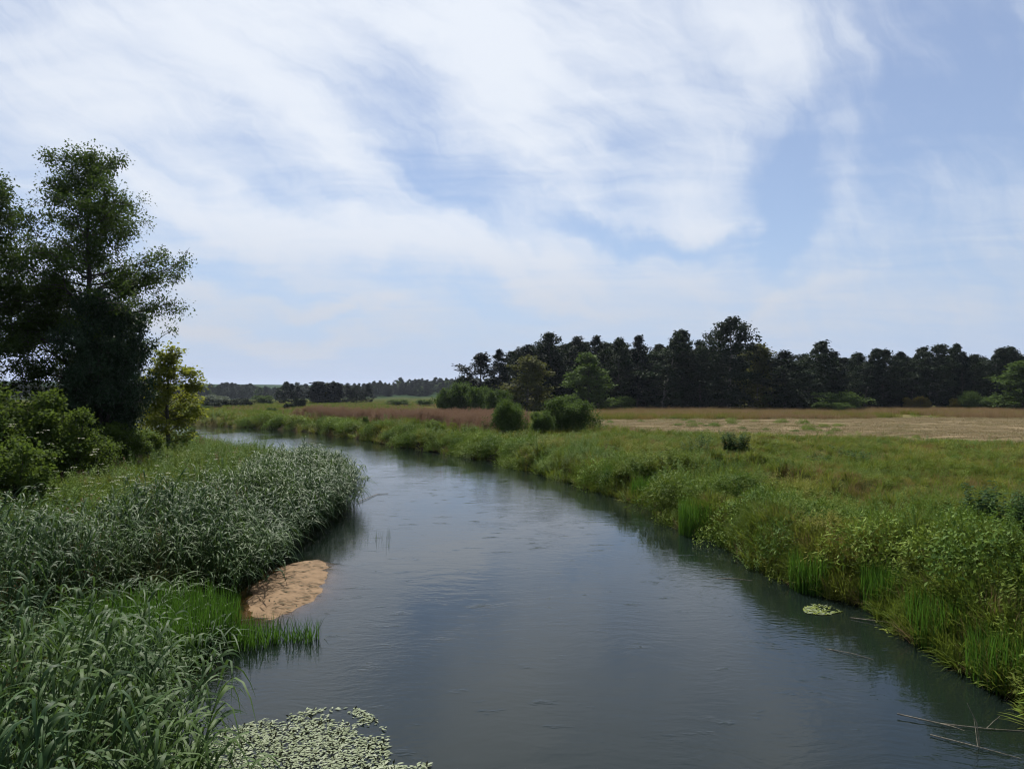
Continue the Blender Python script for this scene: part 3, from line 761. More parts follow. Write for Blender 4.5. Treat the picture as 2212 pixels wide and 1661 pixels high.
def make_tree(seed, H, r0, zb, prof, limbs, per, leaf, clump_r=.5, up=(.25, .6), droop=0.0, lean=(0, 0), sub=5, sides=6, tips=3, twig=True, top_clumps=4, stems=1, stem_spread=0.0):
    """trunk with limbs, and a crown of leaf clumps set on the limbs and twigs"""
    g = np.random.default_rng(seed); random.seed(seed); W = MB(); B = MB(); C = MB(); cl = []
    for st in range(stems):
        sa = st / stems * 6.283 + g.uniform(0, 1); off = np.array([math.cos(sa), math.sin(sa), 0]) * stem_spread
        nt = 9; t = np.linspace(0, 1, nt); jit = np.cumsum(g.normal(0, .006 * H, (nt, 2)), 0); jit[0] = 0
        tr = np.stack([lean[0] * t ** 1.8 + jit[:, 0] + off[0] * (.25 + t), lean[1] * t ** 1.8 + jit[:, 1] + off[1] * (.25 + t), -.3 + t * (H + .3) * (1 if stems == 1 else g.uniform(.55, 1))], 1)
        W.tube(tr, r0 * (1 - t) ** .8 + .012, sides)
        W.tube(np.array([tr[0], tr[0] + (tr[1] - tr[0]) * .3]), np.array([r0 * 1.5, r0 * 1.02]), sides)
        for i in range(limbs):
            q = (i + g.uniform(0, 1)) / limbs; z = zb + (H * .985 - zb) * q ** .9
            tz = np.clip(z / H, 0, 1) * (nt - 1); j = min(nt - 2, int(tz)); p0 = tr[j] + (tr[j + 1] - tr[j]) * (tz - j)
            L = float(np.interp((z - zb) / (H - zb), prof[0], prof[1])) * g.uniform(.45, 1.25)
            az = i * 2.39996 + g.normal(0, .5); ua = g.uniform(*up) + .5 * q ** 3
            n = 5; tt = np.linspace(0, 1, n)
            pts = p0 + np.stack([np.cos(az) * tt * L * math.cos(ua), np.sin(az) * tt * L * math.cos(ua), L * (math.sin(ua) * tt - droop * .25 * tt ** 2)], 1)
            pts[1:] += g.normal(0, .05 * L, (n - 1, 3)) * tt[1:, None]
            lr = max(.012, r0 * .36 * (1 - q) ** .7)
            B.tube(pts, lr * (1 - tt * .85), max(3, sides - 2))
            cl.append(pts[-1]); cl.append(pts[-2] + g.normal(0, .15, 3))
            m = max(2, int(sub * L / 2.2))
            for a in range(m):
                t2 = g.uniform(.25, 1.0); kk = t2 * (n - 1); jj = min(n - 2, int(kk)); ps = pts[jj] + (pts[jj + 1] - pts[jj]) * (kk - jj)
                sl = L * g.uniform(.18, .42); sa2 = az + g.choice([-1, 1]) * g.uniform(.5, 1.3); su = g.uniform(-.25, .7) - droop * .3
                e = ps + sl * np.array([math.cos(sa2) * math.cos(su), math.sin(sa2) * math.cos(su), math.sin(su)])
                if twig: B.tube(np.array([ps, (ps + e) / 2 + g.normal(0, .04 * sl + .01, 3), e]), np.array([lr * .35, lr * .22, lr * .1]) + .004, 3)
                for c in range(tips): cl.append(ps + (e - ps) * g.uniform(.35, 1.1) + g.normal(0, .12, 3))
        for a in range(top_clumps): cl.append(tr[-1] + np.array([g.normal(0, .25), g.normal(0, .25), g.uniform(-1.2, .15)]) * (H / 20))
    crown_leaves(C, cl, per, leaf, .75, g, droop * .9, clump_r, top_clumps if stems == 1 else 0)
    return W, B, C


def tree_meshes(key, leafm, barkm, **kw):
    W, B, C = make_tree(**kw)
    if kw.get('stems', 1) > 1:                       # many-stemmed shrubs: stems and twigs are one part
        for v_, q_ in zip(B.v, B.q): W.add(v_, q_ - q_.min())
        return (W.mesh(key + '_stems', M[barkm], True), C.mesh(key + '_crown', M[leafm]))
    return (W.mesh(key + '_trunk', M[barkm], True), C.mesh(key + '_crown', M[leafm]), B.mesh(key + '_branches', M[barkm], True))


def plant_tree(name, meshes, loc, sx, sz, rz, label, cat, group=None, shrub=False):
    e = new_obj(name, None, None, loc); e.rotation_euler = (0, 0, rz); e.scale = (sx, sx, sz)
    e.empty_display_size = .5
    tag(e, label, cat, group)
    a = new_obj('stems' if shrub else 'trunk', meshes[0], e); b = new_obj('foliage' if shrub else 'crown', meshes[1], e)
    if len(meshes) > 2: new_obj('branches', meshes[2], a)['kind'] = 'stuff'
    return e


def gz(x, y): return float(height(np.array([x]), np.array([y]))[0])


ALDER = ([0, .12, .3, .5, .7, .88, 1], [3.0, 4.4, 5.2, 5.0, 3.7, 2.2, .7])
# left foreground trees
def xat(px, d): return (px - 512) / FPX * d
A1 = tree_meshes('tall_alder', 'alder', 'bark', seed=21, H=19.1, r0=.30, zb=4.2, prof=ALDER, limbs=88, per=46, leaf=.15, clump_r=.72, up=(.1, .5), sub=5, tips=2)
d = 47.0; plant_tree('alder_tree', A1, (xat(84, d), d, gz(xat(84, d), d)), .93, 1, .4, 'tall dark alder with one straight trunk above the left bank', 'tree')
A2 = tree_meshes('edge_alder', 'alder', 'bark', seed=22, H=17.5, r0=.28, zb=3.0, prof=([0, .2, .5, .8, 1], [3.8, 4.8, 4.2, 2.9, .8]), limbs=84, per=40, leaf=.15, clump_r=.75, up=(.1, .5), sub=6, tips=3)
d = 44.0; plant_tree('alder_tree', A2, (xat(-28, d), d, gz(xat(-28, d), d)), 1, 1, 1.0, 'dark broad alder cut off by the left edge of the photo', 'tree')
A3 = tree_meshes('lower_ash', 'ash', 'bark', seed=23, H=10.6, r0=.2, zb=.8, prof=([0, .2, .5, .75, 1], [2.6, 3.3, 3.2, 2.5, .9]), limbs=46, per=30, leaf=.17, clump_r=.55, up=(.2, .7), sub=6, tips=3, stems=2, stem_spread=.7)
d = 44.5; plant_tree('ash_tree', A3, (xat(106, d), d, gz(xat(106, d), d)), .74, 1, .2, 'dense dark bushy tree in front of the tall alder trunk', 'tree')
d = 46.5; plant_tree('ash_tree', A3, (xat(62, d), d + 2, gz(xat(62, d), d)), .85, .62, 2.2, 'low dark bushy tree left of the tall alder trunk', 'tree')
A4 = tree_meshes('yellow_willow', 'willow_yellow', 'bark', seed=24, H=7.6, r0=.13, zb=1.2, prof=([0, .3, .6, 1], [1.6, 1.9, 1.6, .6]), limbs=40, per=30, leaf=.17, clump_r=.4, up=(.3, .8), sub=6, tips=2)
d = 56.0; plant_tree('willow_tree', A4, (xat(169, d), d, gz(xat(169, d), d)), 1.3, 1, 0, 'small sunlit yellow-green tree right of the dark alder', 'tree')


def shrub_meshes(key, leafm, seed, H=4.0, R=2.4, limbs=12, per=26, leaf=.13, clump_r=.4, stems=7, twig=True, tips=2):
    return tree_meshes(key, leafm, 'bark', seed=seed, H=H, r0=.05, zb=H * .12, prof=([0, .25, .6, 1], [R * .62, R * .7, R * .55, R * .2]), limbs=limbs, per=per, leaf=leaf, clump_r=clump_r, up=(.15, .8), sub=4, tips=tips, sides=4, stems=stems, stem_spread=R * .38, twig=twig, top_clumps=4)


E1 = shrub_meshes('elder', 'elder', 31, 4.3, 2.7, 12, 26, .15, .38, 7)
E2 = shrub_meshes('low_elder', 'elder', 32, 2.6, 1.9, 10, 24, .13, .34, 6)
for (px, d, sx, sz, rz, lab) in ((20, 33, 1.05, 1.02, 0, 'large light green elder bush with white flowers at the left edge'),
                                 (66, 34.5, .8, .8, 2, 'sunlit elder bush just right of the largest one'),
                                 (112, 42.5, .8, .62, 4, 'shaded dark elder bush under the tall alder')):
    x = xat(px, d); plant_tree('elder_bush', E1, (x, d, gz(x, d)), sx, sz, rz, lab, 'bush', 'elder bushes under the alders', True)
for (px, d, sx, sz, rz, lab) in ((12, 26, 1.0, .95, 0, 'low leafy bush in front of the elders at the left edge'),
                                 (88, 36, .9, .75, 1.3, 'low bush at the sunlit foot of the elder bushes'),
                                 (143, 45, .9, .75, 3, 'low bush at the right foot of the dark tree')):
    x = xat(px, d); plant_tree('low_bush', E2, (x, d, gz(x, d)), sx, sz, rz, lab, 'bush', 'low bushes under the alders', True)
d = 92; x = xat(192, d); SB = shrub_meshes('bank_shrub', 'far_green', 33, 2.2, 1.1, 8, 18, .18, .3, 4)
plant_tree('bank_shrub', SB, (x, d, gz(x, d)), 1, 1, 0, 'lone small shrub beside the far bend of the river', 'bush', None, True)

# flower plates on the elders
b = MB(); g = np.random.default_rng(3)
for i in range(16):
    px = g.uniform(5, 100); d = 30.6 + g.uniform(-1, 1.5); zz = g.uniform(1.6, 4.4) - max(0, px - 50) * .03
    m = 16; a = g.uniform(0, 6.283, m); rr = .10 * np.sqrt(g.random(m)); c = np.array([xat(px, d), d, zz])
    b.leaves(c + np.stack([np.cos(a) * rr, np.sin(a) * rr, g.normal(0, .01, m)], 1), np.stack([np.cos(a), np.sin(a), np.zeros(m)], 1), np.tile([0, 0, 1.], (m, 1)), np.full(m, .05), np.full(m, .045), g.random(m))
tag(new_obj('elder_flowers', b.mesh('elder_flowers', M['umbel'])), 'flat white flower heads on the elder bushes', None, None, 'stuff')

# ---- forest beyond the field and the far trees: several models of each kind, every tree an object of its own
V = {}
def measured(kind, *a, **kw):
    me = tree_meshes(*a, **kw); co = np.empty(len(me[1].vertices) * 3, np.float32); me[1].vertices.foreach_get('co', co); co = co.reshape(-1, 3)
    V[kind] = (me, float(np.percentile(co[:, 2], 99.95)), float(np.percentile(co[:, 0], 98.5) - np.percentile(co[:, 0], 1.5)))


FT = dict(sub=3, tips=2, sides=4, twig=False)
for i in range(3):
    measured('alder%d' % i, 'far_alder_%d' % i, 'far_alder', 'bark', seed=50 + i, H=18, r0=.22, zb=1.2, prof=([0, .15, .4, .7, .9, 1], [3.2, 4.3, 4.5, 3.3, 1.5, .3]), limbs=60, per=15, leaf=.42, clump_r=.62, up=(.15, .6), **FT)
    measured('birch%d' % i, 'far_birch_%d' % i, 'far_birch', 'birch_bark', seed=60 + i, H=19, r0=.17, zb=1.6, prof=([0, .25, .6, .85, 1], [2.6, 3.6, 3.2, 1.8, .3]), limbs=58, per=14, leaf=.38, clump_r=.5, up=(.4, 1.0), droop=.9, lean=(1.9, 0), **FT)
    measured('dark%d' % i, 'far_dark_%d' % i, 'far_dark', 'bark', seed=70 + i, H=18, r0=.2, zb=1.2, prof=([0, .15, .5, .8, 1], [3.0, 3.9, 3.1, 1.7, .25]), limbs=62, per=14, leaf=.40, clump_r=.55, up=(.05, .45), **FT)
measured('tall_birch', 'tall_birch', 'far_birch', 'birch_bark', seed=81, H=23, r0=.24, zb=2.5, prof=([0, .3, .65, .85, 1], [2.8, 3.8, 4.4, 3.6, 1.2]), limbs=56, per=20, leaf=.38, clump_r=.7, up=(.3, .9), droop=1.5, **FT)
measured('yellow', 'yellow_birch', 'far_yellow', 'birch_bark', seed=82, H=15, r0=.16, zb=.8, prof=([0, .25, .6, .85, 1], [3.0, 3.6, 3.2, 2.1, .6]), limbs=46, per=18, leaf=.40, clump_r=.8, up=(.3, .9), droop=.9, **FT)
measured('green', 'fresh_alder', 'far_green', 'bark', seed=83, H=14, r0=.18, zb=.8, prof=([0, .2, .5, .8, 1], [3.0, 3.9, 3.4, 2.3, .6]), limbs=46, per=18, leaf=.42, clump_r=.8, up=(.15, .6), **FT)
measured('sparse', 'sparse_tree', 'far_dark', 'bark', seed=84, H=13, r0=.14, zb=4.0, prof=([0, .3, .7, 1], [1.8, 2.8, 2.2, .8]), limbs=26, per=14, leaf=.36, clump_r=.6, up=(.3, .9), sub=3, tips=2, sides=4)
measured('poplar', 'poplar', 'far_dark', 'bark', seed=85, H=14, r0=.18, zb=.5, prof=([0, .2, .6, .85, 1], [1.6, 2.3, 2.2, 1.5, .5]), limbs=46, per=20, leaf=.6, clump_r=.8, up=(.8, 1.2), sub=2, tips=2, sides=4, twig=False)
def measured_shrub(kind, *a):
    me = shrub_meshes(*a); co = np.empty(len(me[1].vertices) * 3, np.float32); me[1].vertices.foreach_get('co', co); co = co.reshape(-1, 3)
    V[kind] = (me, float(np.percentile(co[:, 2], 99.8)), float(np.percentile(co[:, 0], 98.5) - np.percentile(co[:, 0], 1.5)))


measured_shrub('bush', 'round_bush', 'far_green', 86, 3.6, 3.4, 9, 18, .26, .6, 8, False)
measured_shrub('bank_bush', 'bank_bush', 'far_green', 90, 3.4, 3.2, 7, 46, .17, .62, 9)
measured_shrub('dark_bush', 'dark_bush', 'far_alder', 87, 3.6, 3.2, 9, 18, .30, .6, 8, False)
measured_shrub('silver', 'silver_bush', 'far_silver', 88, 3.6, 3.2, 9, 18, .3, .6, 8, False)
measured_shrub('ochre', 'ochre_bush', 'far_ochre', 89, 4.0, 2.6, 8, 16, .28, .5, 6, False)
FIELD_Z = 1.2
CATN = {'alder': 'alder_tree', 'birch': 'birch_tree', 'dark': 'forest_tree', 'tall_birch': 'birch_tree', 'yellow': 'birch_tree', 'green': 'alder_tree', 'sparse': 'sparse_tree', 'poplar': 'poplar_tree'}


def by_photo(kind, px, top, d, wpx, label, group=None, name=None):
    """top row and width in the 1024 px photograph at a distance taken from the ground it stands on"""
    me, vh, vw = V[kind]; x = xat(px, d); z = gz(x, d)
    H = CAM_H + (YH - top) * d / FPX - z; w = wpx * d / FPX * (1 if 'bush' in kind else 1.32)
    shrub = 'bush' in kind or kind in ('silver', 'ochre')
    nm = name or (CATN.get(kind.rstrip('0123456789'), 'forest_tree') if not shrub else 'field_bush')
    return plant_tree(nm, me, (x, d, z), w / vw, H / vh, rng.uniform(-.5, .5) if 'birch' in kind else rng.uniform(0, 6.283), label, 'bush' if shrub else 'tree', group, shrub)


FW = 'front trees of the forest beyond the field'
front = [
    ('sparse', 478, 352, 172, 26, 'sparse thin-trunked tree at the left end of the forest'),
    ('dark0', 499, 349, 178, 24, 'dark pointed tree second from the left end of the forest'),
    ('dark_bush', 466, 374, 200, 18, 'dark shrub behind the willows at the left end of the forest'),
    ('yellow', 527, 355, 165, 34, 'yellowish birch at the left of the forest edge'),
    ('dark1', 531, 344, 192, 22, 'dark pointed crown rising behind the yellowish birch'),
    ('alder0', 551, 332, 185, 31, 'tall full alder just right of the yellowish birch'),
    ('alder1', 577, 336, 190, 30, 'dark alder left of the brighter green forest tree'),
    ('green', 589, 352, 168, 36, 'brighter green tree standing in front of the dark alders'),
    ('dark2', 596, 335, 195, 26, 'dark crown above the brighter green tree'),
    ('alder2', 619, 337, 186, 30, 'dark alder right of the brighter green tree'),
    ('dark0', 636, 335, 190, 30, 'broad dark tree in the middle of the dark forest stand'),
    ('birch0', 664, 329, 184, 38, 'wide birch with ragged top in the dark stand'),
    ('alder0', 683, 336, 192, 26, 'dark tree between the wide birch and the tallest birch'),
    ('alder1', 700, 340, 184, 26, 'dark tree touching the tallest birch on its left'),
    ('tall_birch', 728, 316, 176, 40, 'tallest birch rising above the forest with hanging branches'),
    ('yellow', 757, 342, 180, 30, 'yellow tinged birch right of the tallest birch'),
    ('alder2', 785, 350, 172, 40, 'rounded dark alder in front of the windblown birch'),
    ('birch1', 808, 340, 184, 30, 'windblown birch right of the rounded alder'),
    ('dark1', 833, 351, 188, 20, 'dark tree behind the large dome-shaped bush'),
    ('birch2', 851, 352, 196, 20, 'slim leaning birch above the dome-shaped bush'),
    ('birch0', 865, 348, 188, 26, 'leaning birch two trees right of the dome-shaped bush'),
    ('alder0', 883, 349, 190, 28, 'round topped dark tree in the right part of the forest'),
    ('dark2', 899, 351, 196, 22, 'dark tree above the two ochre shrubs on their left'),
    ('birch1', 912, 346, 192, 24, 'leaning birch directly above the ochre shrubs'),
    ('birch2', 931, 344, 190, 26, 'leaning birch right of the ochre shrubs'),
    ('birch0', 948, 343, 194, 22, 'highest leaning birch of the right forest part'),
    ('dark0', 962, 351, 190, 24, 'dark tree right of the highest leaning birch'),
    ('alder1', 975, 354, 192, 24, 'dark tree above the light green leaning shrub'),
    ('birch1', 989, 347, 196, 22, 'left one of two leaning birches near the right edge'),
    ('birch2', 1002, 346, 196, 22, 'right one of two leaning birches near the right edge'),
    ('alder2', 1017, 353, 198, 26, 'dark tree behind the green one at the right edge'),
    ('green', 1022, 360, 165, 40, 'lighter green tree cut off by the right edge')]
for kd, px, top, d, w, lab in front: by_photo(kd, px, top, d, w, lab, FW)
# lower front crowns and back rows that fill the forest
g = np.random.default_rng(8); kinds = ['alder0', 'alder1', 'alder2', 'dark0', 'dark1', 'dark2', 'birch0', 'birch2']
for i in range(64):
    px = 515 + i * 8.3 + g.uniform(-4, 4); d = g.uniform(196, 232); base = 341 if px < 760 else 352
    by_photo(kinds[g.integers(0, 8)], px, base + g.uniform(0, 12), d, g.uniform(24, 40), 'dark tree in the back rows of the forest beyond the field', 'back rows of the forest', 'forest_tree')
for i in range(30):
    px = 540 + i * 17 + g.uniform(-6, 6); d = g.uniform(188, 200)
    by_photo(['dark_bush', 'alder1', 'dark1', 'dark2'][g.integers(0, 4)] if i % 3 else 'dark_bush', px, g.uniform(372, 392), d, g.uniform(18, 30), 'shaded understorey growth at the foot of the forest', 'understorey of the forest', 'understorey_tree')
for kd, px, top, d, w, lab in [
    ('bush', 836, 391.5, 178, 50, 'large dome-shaped green bush at the forest edge'),
    ('bush', 821, 402.5, 172, 17, 'small round bush left of the two before the dome-shaped bush'),
    ('bush', 842, 402, 170, 18, 'small round bush right of the two before the dome-shaped bush'),
    ('ochre', 911, 397, 186, 9, 'left ochre shrub before the dark forest'),
    ('ochre', 922, 396, 185, 12, 'right ochre shrub before the dark forest'),
    ('ochre', 957, 398, 180, 11, 'yellow-green shrub left of the leaning shrub at the right'),
    ('bush', 969, 391, 178, 19, 'light green leaning shrub before the right forest part'),
    ('bush', 985, 396, 176, 24, 'left part of the low willow hedge at the right edge'),
    ('bush', 1004, 396, 174, 26, 'middle part of the low willow hedge at the right edge'),
    ('bush', 1022, 395, 172, 26, 'rightmost part of the low willow hedge at the edge'),
    ('bush', 772, 393, 178, 20, 'green shrub under the yellow tinged birch'),
    ('dark_bush', 796, 394, 176, 24, 'shrub under the rounded dark alder'),
    ('bush', 622, 396, 176, 26, 'greyish shrub at the foot of the dark stand'),
    ('bush', 448, 388, 150, 26, 'leftmost of the pale willow shrubs left of the forest'),
    ('bush', 463, 382, 152, 28, 'tallest of the pale willow shrubs left of the forest'),
    ('bush', 481, 386, 146, 26, 'right one of the pale willow shrubs left of the forest'),
    ('bush', 497, 389, 140, 24, 'pale shrub under the dark pointed trees'),
    ('bank_bush', 507, 399, 74, 31, 'green bush on the river bank left of the rounded one'),
    ('bank_bush', 566, 396, 80, 46, 'large rounded bush on the river bank before the field'),
    ('bank_bush', 541, 411, 76, 20, 'low bush between the two bank bushes')]:
    by_photo(kd, px, top, d, w, lab, 'shrubs along the field')
# far trees left of the forest
for kd, px, top, d, w, lab in [
    ('birch0', 281, 381, 330, 11, 'pale slender tree leftmost of the far meadow group'),
    ('dark0', 291, 383, 330, 10, 'dark tree beside the pale slender far tree'),
    ('dark1', 298, 386, 335, 9, 'smaller dark tree right of the pale slender far tree'),
    ('poplar', 318, 381, 330, 13, 'broad dark poplar, left of the far poplar pair'),
    ('yellow', 327, 382, 335, 9, 'yellowish tree between the two far poplars'),
    ('poplar', 336, 382, 330, 13, 'broad dark poplar, right of the far poplar pair'),
    ('dark2', 347, 385, 345, 11, 'far tree right of the poplar pair'),
    ('alder0', 357, 385, 345, 12, 'second far tree right of the poplar pair'),
    ('dark0', 368, 383, 345, 10, 'pointed far tree standing apart right of the poplars'),
    ('silver', 213, 395, 300, 17, 'silvery grey willow by the far bend'),
    ('dark_bush', 212, 402, 215, 16, 'dark round bush on the far bank at the bend'),
    ('bush', 204, 405, 195, 14, 'small bush at the water of the far bend'),
    ('dark_bush', 230, 399, 250, 18, 'dark bush right of the silvery willow'),
    ('dark_bush', 242, 398, 255, 16, 'second dark bush right of the silvery willow'),
    ('bush', 264, 395, 310, 18, 'green bush before the far wood left of the slender tree'),
    ('dark_bush', 300, 398, 215, 11, 'dark bush standing alone in the far meadow'),
    ('dark_bush', 289, 403, 205, 9, 'low dark bush left of the lone meadow bush'),
    ('bush', 272, 407, 165, 9, 'low bush on the slope above the far bank'),
    ('bush', 399, 399, 270, 20, 'round green bush before the wooded rise'),
    ('bush', 425, 399, 265, 16, 'green bush right of the round one before the wooded rise'),
    ('bush', 322, 409, 128, 7, 'small bush in the grass above the far bank'),
    ('bush', 366, 416, 92, 7, 'small dark plant on the far bank near the bend'),
    ('dark2', 165, 384, 390, 14, 'dark tree behind the yellow-green tree')]:
    by_photo(kd, px, top, d, w, lab, 'far trees and bushes by the bend')

# the far wood reads as one mass
c = bpy.data.collections.new('far_wood_sources')
for kd in ('alder0', 'alder1', 'alder2', 'dark0', 'dark1', 'birch1', 'birch2', 'green'):
    me = V[kd][0]; b_ = bpy.data.objects.new('far_wood_piece_%s' % kd, me[1]); c.objects.link(b_)
xx = []; yy = []
for _ in range(2600):
    d = rng.uniform(680, 1250); px = rng.uniform(-30, 520); x = xat(px, d)
    xx.append(x); yy.append(d)
xx = np.array(xx); yy = np.array(yy); k = (yy > 700 + 60 * vnoise(xx, yy, 60)); xx, yy = xx[k], yy[k]; m = len(xx)
sc = rng.uniform(.45, .80, m) * (.8 + .5 * vnoise(xx, yy, 60))
scatter('distant_wood', lay(xx, yy, -.5), rng.uniform(0, 6.283, m), np.stack([sc * 1.5 + .2, sc * 1.5 + .2, sc], 1), c, 'far dark wood on the rise behind the meadow', None, 8)

# ------------------------------------------------------------------ single plants on the banks
def plant_thing(name, b, mat, loc, label, cat, part, group=None, rz=0, sc=1):
    e = new_obj(name, None, None, loc); e.rotation_euler = (0, 0, rz); e.scale = (sc,) * 3; e.empty_display_size = .3
    tag(e, label, cat, group); o = new_obj(part, b.mesh(part, M[mat]), e); return e


def sedge_clump(seed, n, rx, ry, h, w=.018, reach=(.03, .3)):
    random.seed(seed); b = MB()
    for _ in range(n):
        a = random.uniform(0, 6.283); q = math.sqrt(random.random()); px_, py_ = rx * q * math.cos(a), ry * q * math.sin(a)
        add_blade(b, (px_, py_, -.12), random.uniform(0, 6.283), random.uniform(*h), random.uniform(*reach), w * random.uniform(.7, 1.3), 5, random.uniform(0, .3))
    return b


GS = 'clumps of bright sedge along the water'
for (x, y, n, rx, ry, h, lab) in (
        (-7.3, 15.2, 2300, 1.75, 1.6, (.7, 1.15), 'broad bright green sedge stand in the cove left of the sandbar'),
        (-5.35, 15.2, 300, .6, .5, (.45, .85), 'sedge in shallow water next to the broad sedge stand'),
        (-4.5, 15.45, 190, .55, .28, (.35, .75), 'thin sedge tip reaching farthest into the river'),
        (*SEDGE[0], 360, .5, .6, (.9, 1.5), 'upright sedge clump on the right bank, farthest of the large ones'),
        (*SEDGE[1], 760, .75, .9, (.8, 1.45), 'large dark green sedge clump at the right water edge'),
        (*SEDGE[2], 480, .5, .7, (.7, 1.25), 'upright sedge clump above the right floating leaf patch'),
        (*SEDGE[3], 520, .55, .75, (.7, 1.25), 'sedge clump right of the floating leaf patch'),
        (*SEDGE[4], 520, .6, .9, (.7, 1.2), 'sedge clump over the algae at the lower right bank'),
        (*SEDGE[5], 480, .6, .8, (.7, 1.2), 'lowest sedge clump at the right edge of the photo'),
        (5.2, 38.6, 220, .5, .5, (.6, 1.1), 'small sedge clump on the right bank near the mid bend')):
    z = max(gz(x, y), -.12)
    plant_thing('sedge_clump', sedge_clump(int(abs(x * 100 + y * 7)), n, rx, ry, h), 'sedge', (x, y, z), lab, 'plant', 'blades', GS)
plant_thing('rush_stems', sedge_clump(5, 26, .28, .55, (.35, .8), .010, (.02, .2)), 'dock', (-4.55, 26.5, -.25), 'sparse thin rush stems standing in open water', 'plant', 'blades')
plant_thing('rush_stems', sedge_clump(6, 7, .12, .2, (.45, .75), .010, (.02, .2)), 'dock', (-4.1, 25.0, -.25), 'few bent rush stems nearest to midstream', 'plant', 'blades')
GD = 'tall dark weeds in the right meadow'
for px, py, d, n, h, lab in ((736, 452, 50, 34, 1.55, 'dense dark thistle clump before the mown field'), (700, 452, 46, 7, 1.5, 'loose dark weed left of the thistle clump'),
                             (690, 455, 43, 6, 1.2, 'lower loose weed left of the thistle clump'), (819, 460, 44, 7, .8, 'low weed right of the thistle clump'),
                             (862, 462, 43, 7, .9, 'low dark weed in the right part of the meadow'), (846, 460, 46, 5, .7, 'small weed beside the low dark weed'),
                             (1010, 520, 19.5, 46, 1.7, 'large leafy plant at the right edge of the meadow'), (838, 460, 50, 5, .6, 'tiny weed in the right meadow grass')):
    x = xat(px, d); plant_thing('tall_weed', herb_clump(400 + px, int(n * 1.6), (h * .6, h), .19, .35 + .012 * n), 'dock', (x, d, gz(x, d)), lab, 'plant', 'leaves', GD)


# ------------------------------------------------------------------ floating leaves, twigs, litter
def floating_patch(name, outline, n, mat_mix, label, leaf, n_up=0, seed=1, single=300, thr=.47):
    g = np.random.default_rng(seed); P = np.array(outline); lo, hi = P.min(0), P.max(0)
    pts = []
    while len(pts) < n:
        c = g.uniform(lo, hi, (n, 2)); ok = in_poly(c[:, 0], c[:, 1], P)
        nz = .6 * vnoise(c[:, 0], c[:, 1], .45) + .4 * vnoise(c[:, 0] + 5, c[:, 1], .18); edge_ = seg_dist(c[:, 0], c[:, 1], np.vstack([P, P[:1]])); ok &= nz + .25 * g.random(n) + .25 * np.minimum(edge_, .5) > thr
        pts += [tuple(q) for q in c[ok]]
    pts = np.array(pts[:n]); ctr = pts.mean(0)
    e = new_obj(name, None, None, (ctr[0], ctr[1], .004)); e.empty_display_size = .2; tag(e, label, 'plant', 'floating leaf patches')
    order = np.argsort(np.hypot(pts[:, 0], pts[:, 1])); pts = pts[order]
    protos = []
    for i in range(4):
        b = MB(); L = leaf * (.85 + .1 * i); w = L * .42
        v = [(0, 0, 0), (L * .3, w * .5, .006), (L * .7, w * .42, .008), (L, 0, .004), (L * .7, -w * .42, .008), (L * .3, -w * .5, .006)]
        b.add(v, [[0, 1, 2, 3], [0, 3, 4, 5]], r=.1 + .25 * i); protos.append(b.mesh('floating_leaf', M[mat_mix[i % len(mat_mix)]]))
    for i, (x, y) in enumerate(pts[:single]):
        o = new_obj('floating_leaf', protos[g.integers(0, 4)], e, (x - ctr[0], y - ctr[1], .004 + .0000 + g.uniform(0, .012)))
        o.rotation_euler = (g.normal(0, .07), g.normal(0, .07), g.normal(.3, .9)); s_ = g.uniform(.7, 1.35); o.scale = (s_, s_, s_)
    rest = pts[single:]
    if len(rest):
        b = MB(); m = len(rest); a = g.normal(.3, .9, m); L = leaf * g.uniform(.7, 1.3, m)
        b.leaves(np.stack([rest[:, 0] - ctr[0], rest[:, 1] - ctr[1], g.uniform(.002, .014, m)], 1), np.stack([np.cos(a), np.sin(a), g.normal(.02, .05, m)], 1), np.stack([g.normal(0, .06, m), g.normal(0, .06, m), np.ones(m)], 1), L, L * .42, g.random(m))
        o = new_obj('floating_leaves', b.mesh('floating_leaves', M[mat_mix[0]]), e); o['kind'] = 'stuff'
    if n_up:
        b = MB(); q = pts[g.integers(0, n, n_up)] - ctr; a = g.uniform(0, 6.283, n_up); L = leaf * g.uniform(.6, 1.1, n_up)
        b.leaves(np.stack([q[:, 0], q[:, 1], np.full(n_up, .01)], 1), np.stack([np.cos(a), np.sin(a), g.uniform(.3, 1.6, n_up)], 1), g.normal(0, 1, (n_up, 3)), L, L * .4, g.random(n_up))
        o = new_obj('raised_leaves', b.mesh('raised_leaves', M['dead_leaf']), e); o['kind'] = 'stuff'; o['label'] = 'dark curled leaves standing above the floating ones'
    return e


floating_patch('pondweed_patch', [(-3.6, 8.2), (-2.2, 8.6), (-1.55, 9.6), (-1.75, 10.6), (-1.9, 11.4), (-2.5, 12.1), (-3.3, 12.0), (-3.9, 11.6), (-4.5, 11.2), (-4.8, 10.4), (-4.4, 9.2)], 5200, ['pad', 'pad', 'algae', 'pad'], 'pale green pondweed patch floating at the lower left', .075, 520, 1, thr=.57)
floating_patch('pondweed_patch', [(-1.9, 9.75), (-1.45, 10.05), (-1.1, 10.15), (-1.15, 10.3), (-1.6, 10.25), (-1.95, 10.1)], 150, ['pad'], 'narrow pondweed strip right of the big floating patch', .08, 16, 2)
floating_patch('pondweed_patch', [(6.7, 17.25), (7.1, 17.1), (7.6, 17.4), (7.8, 17.8), (7.2, 18.0), (6.8, 17.7)], 300, ['algae', 'pad'], 'yellow-green floating leaves by the right bank sedge', .075, 0, 3)
floating_patch('pondweed_patch', [(7.75, 16.2), (8.3, 15.0), (8.35, 13.7), (8.7, 13.4), (8.9, 14.8), (8.5, 16.3), (8.0, 16.7)], 520, ['algae', 'pad'], 'strip of algae and leaves along the lower right bank', .075, 30, 4)


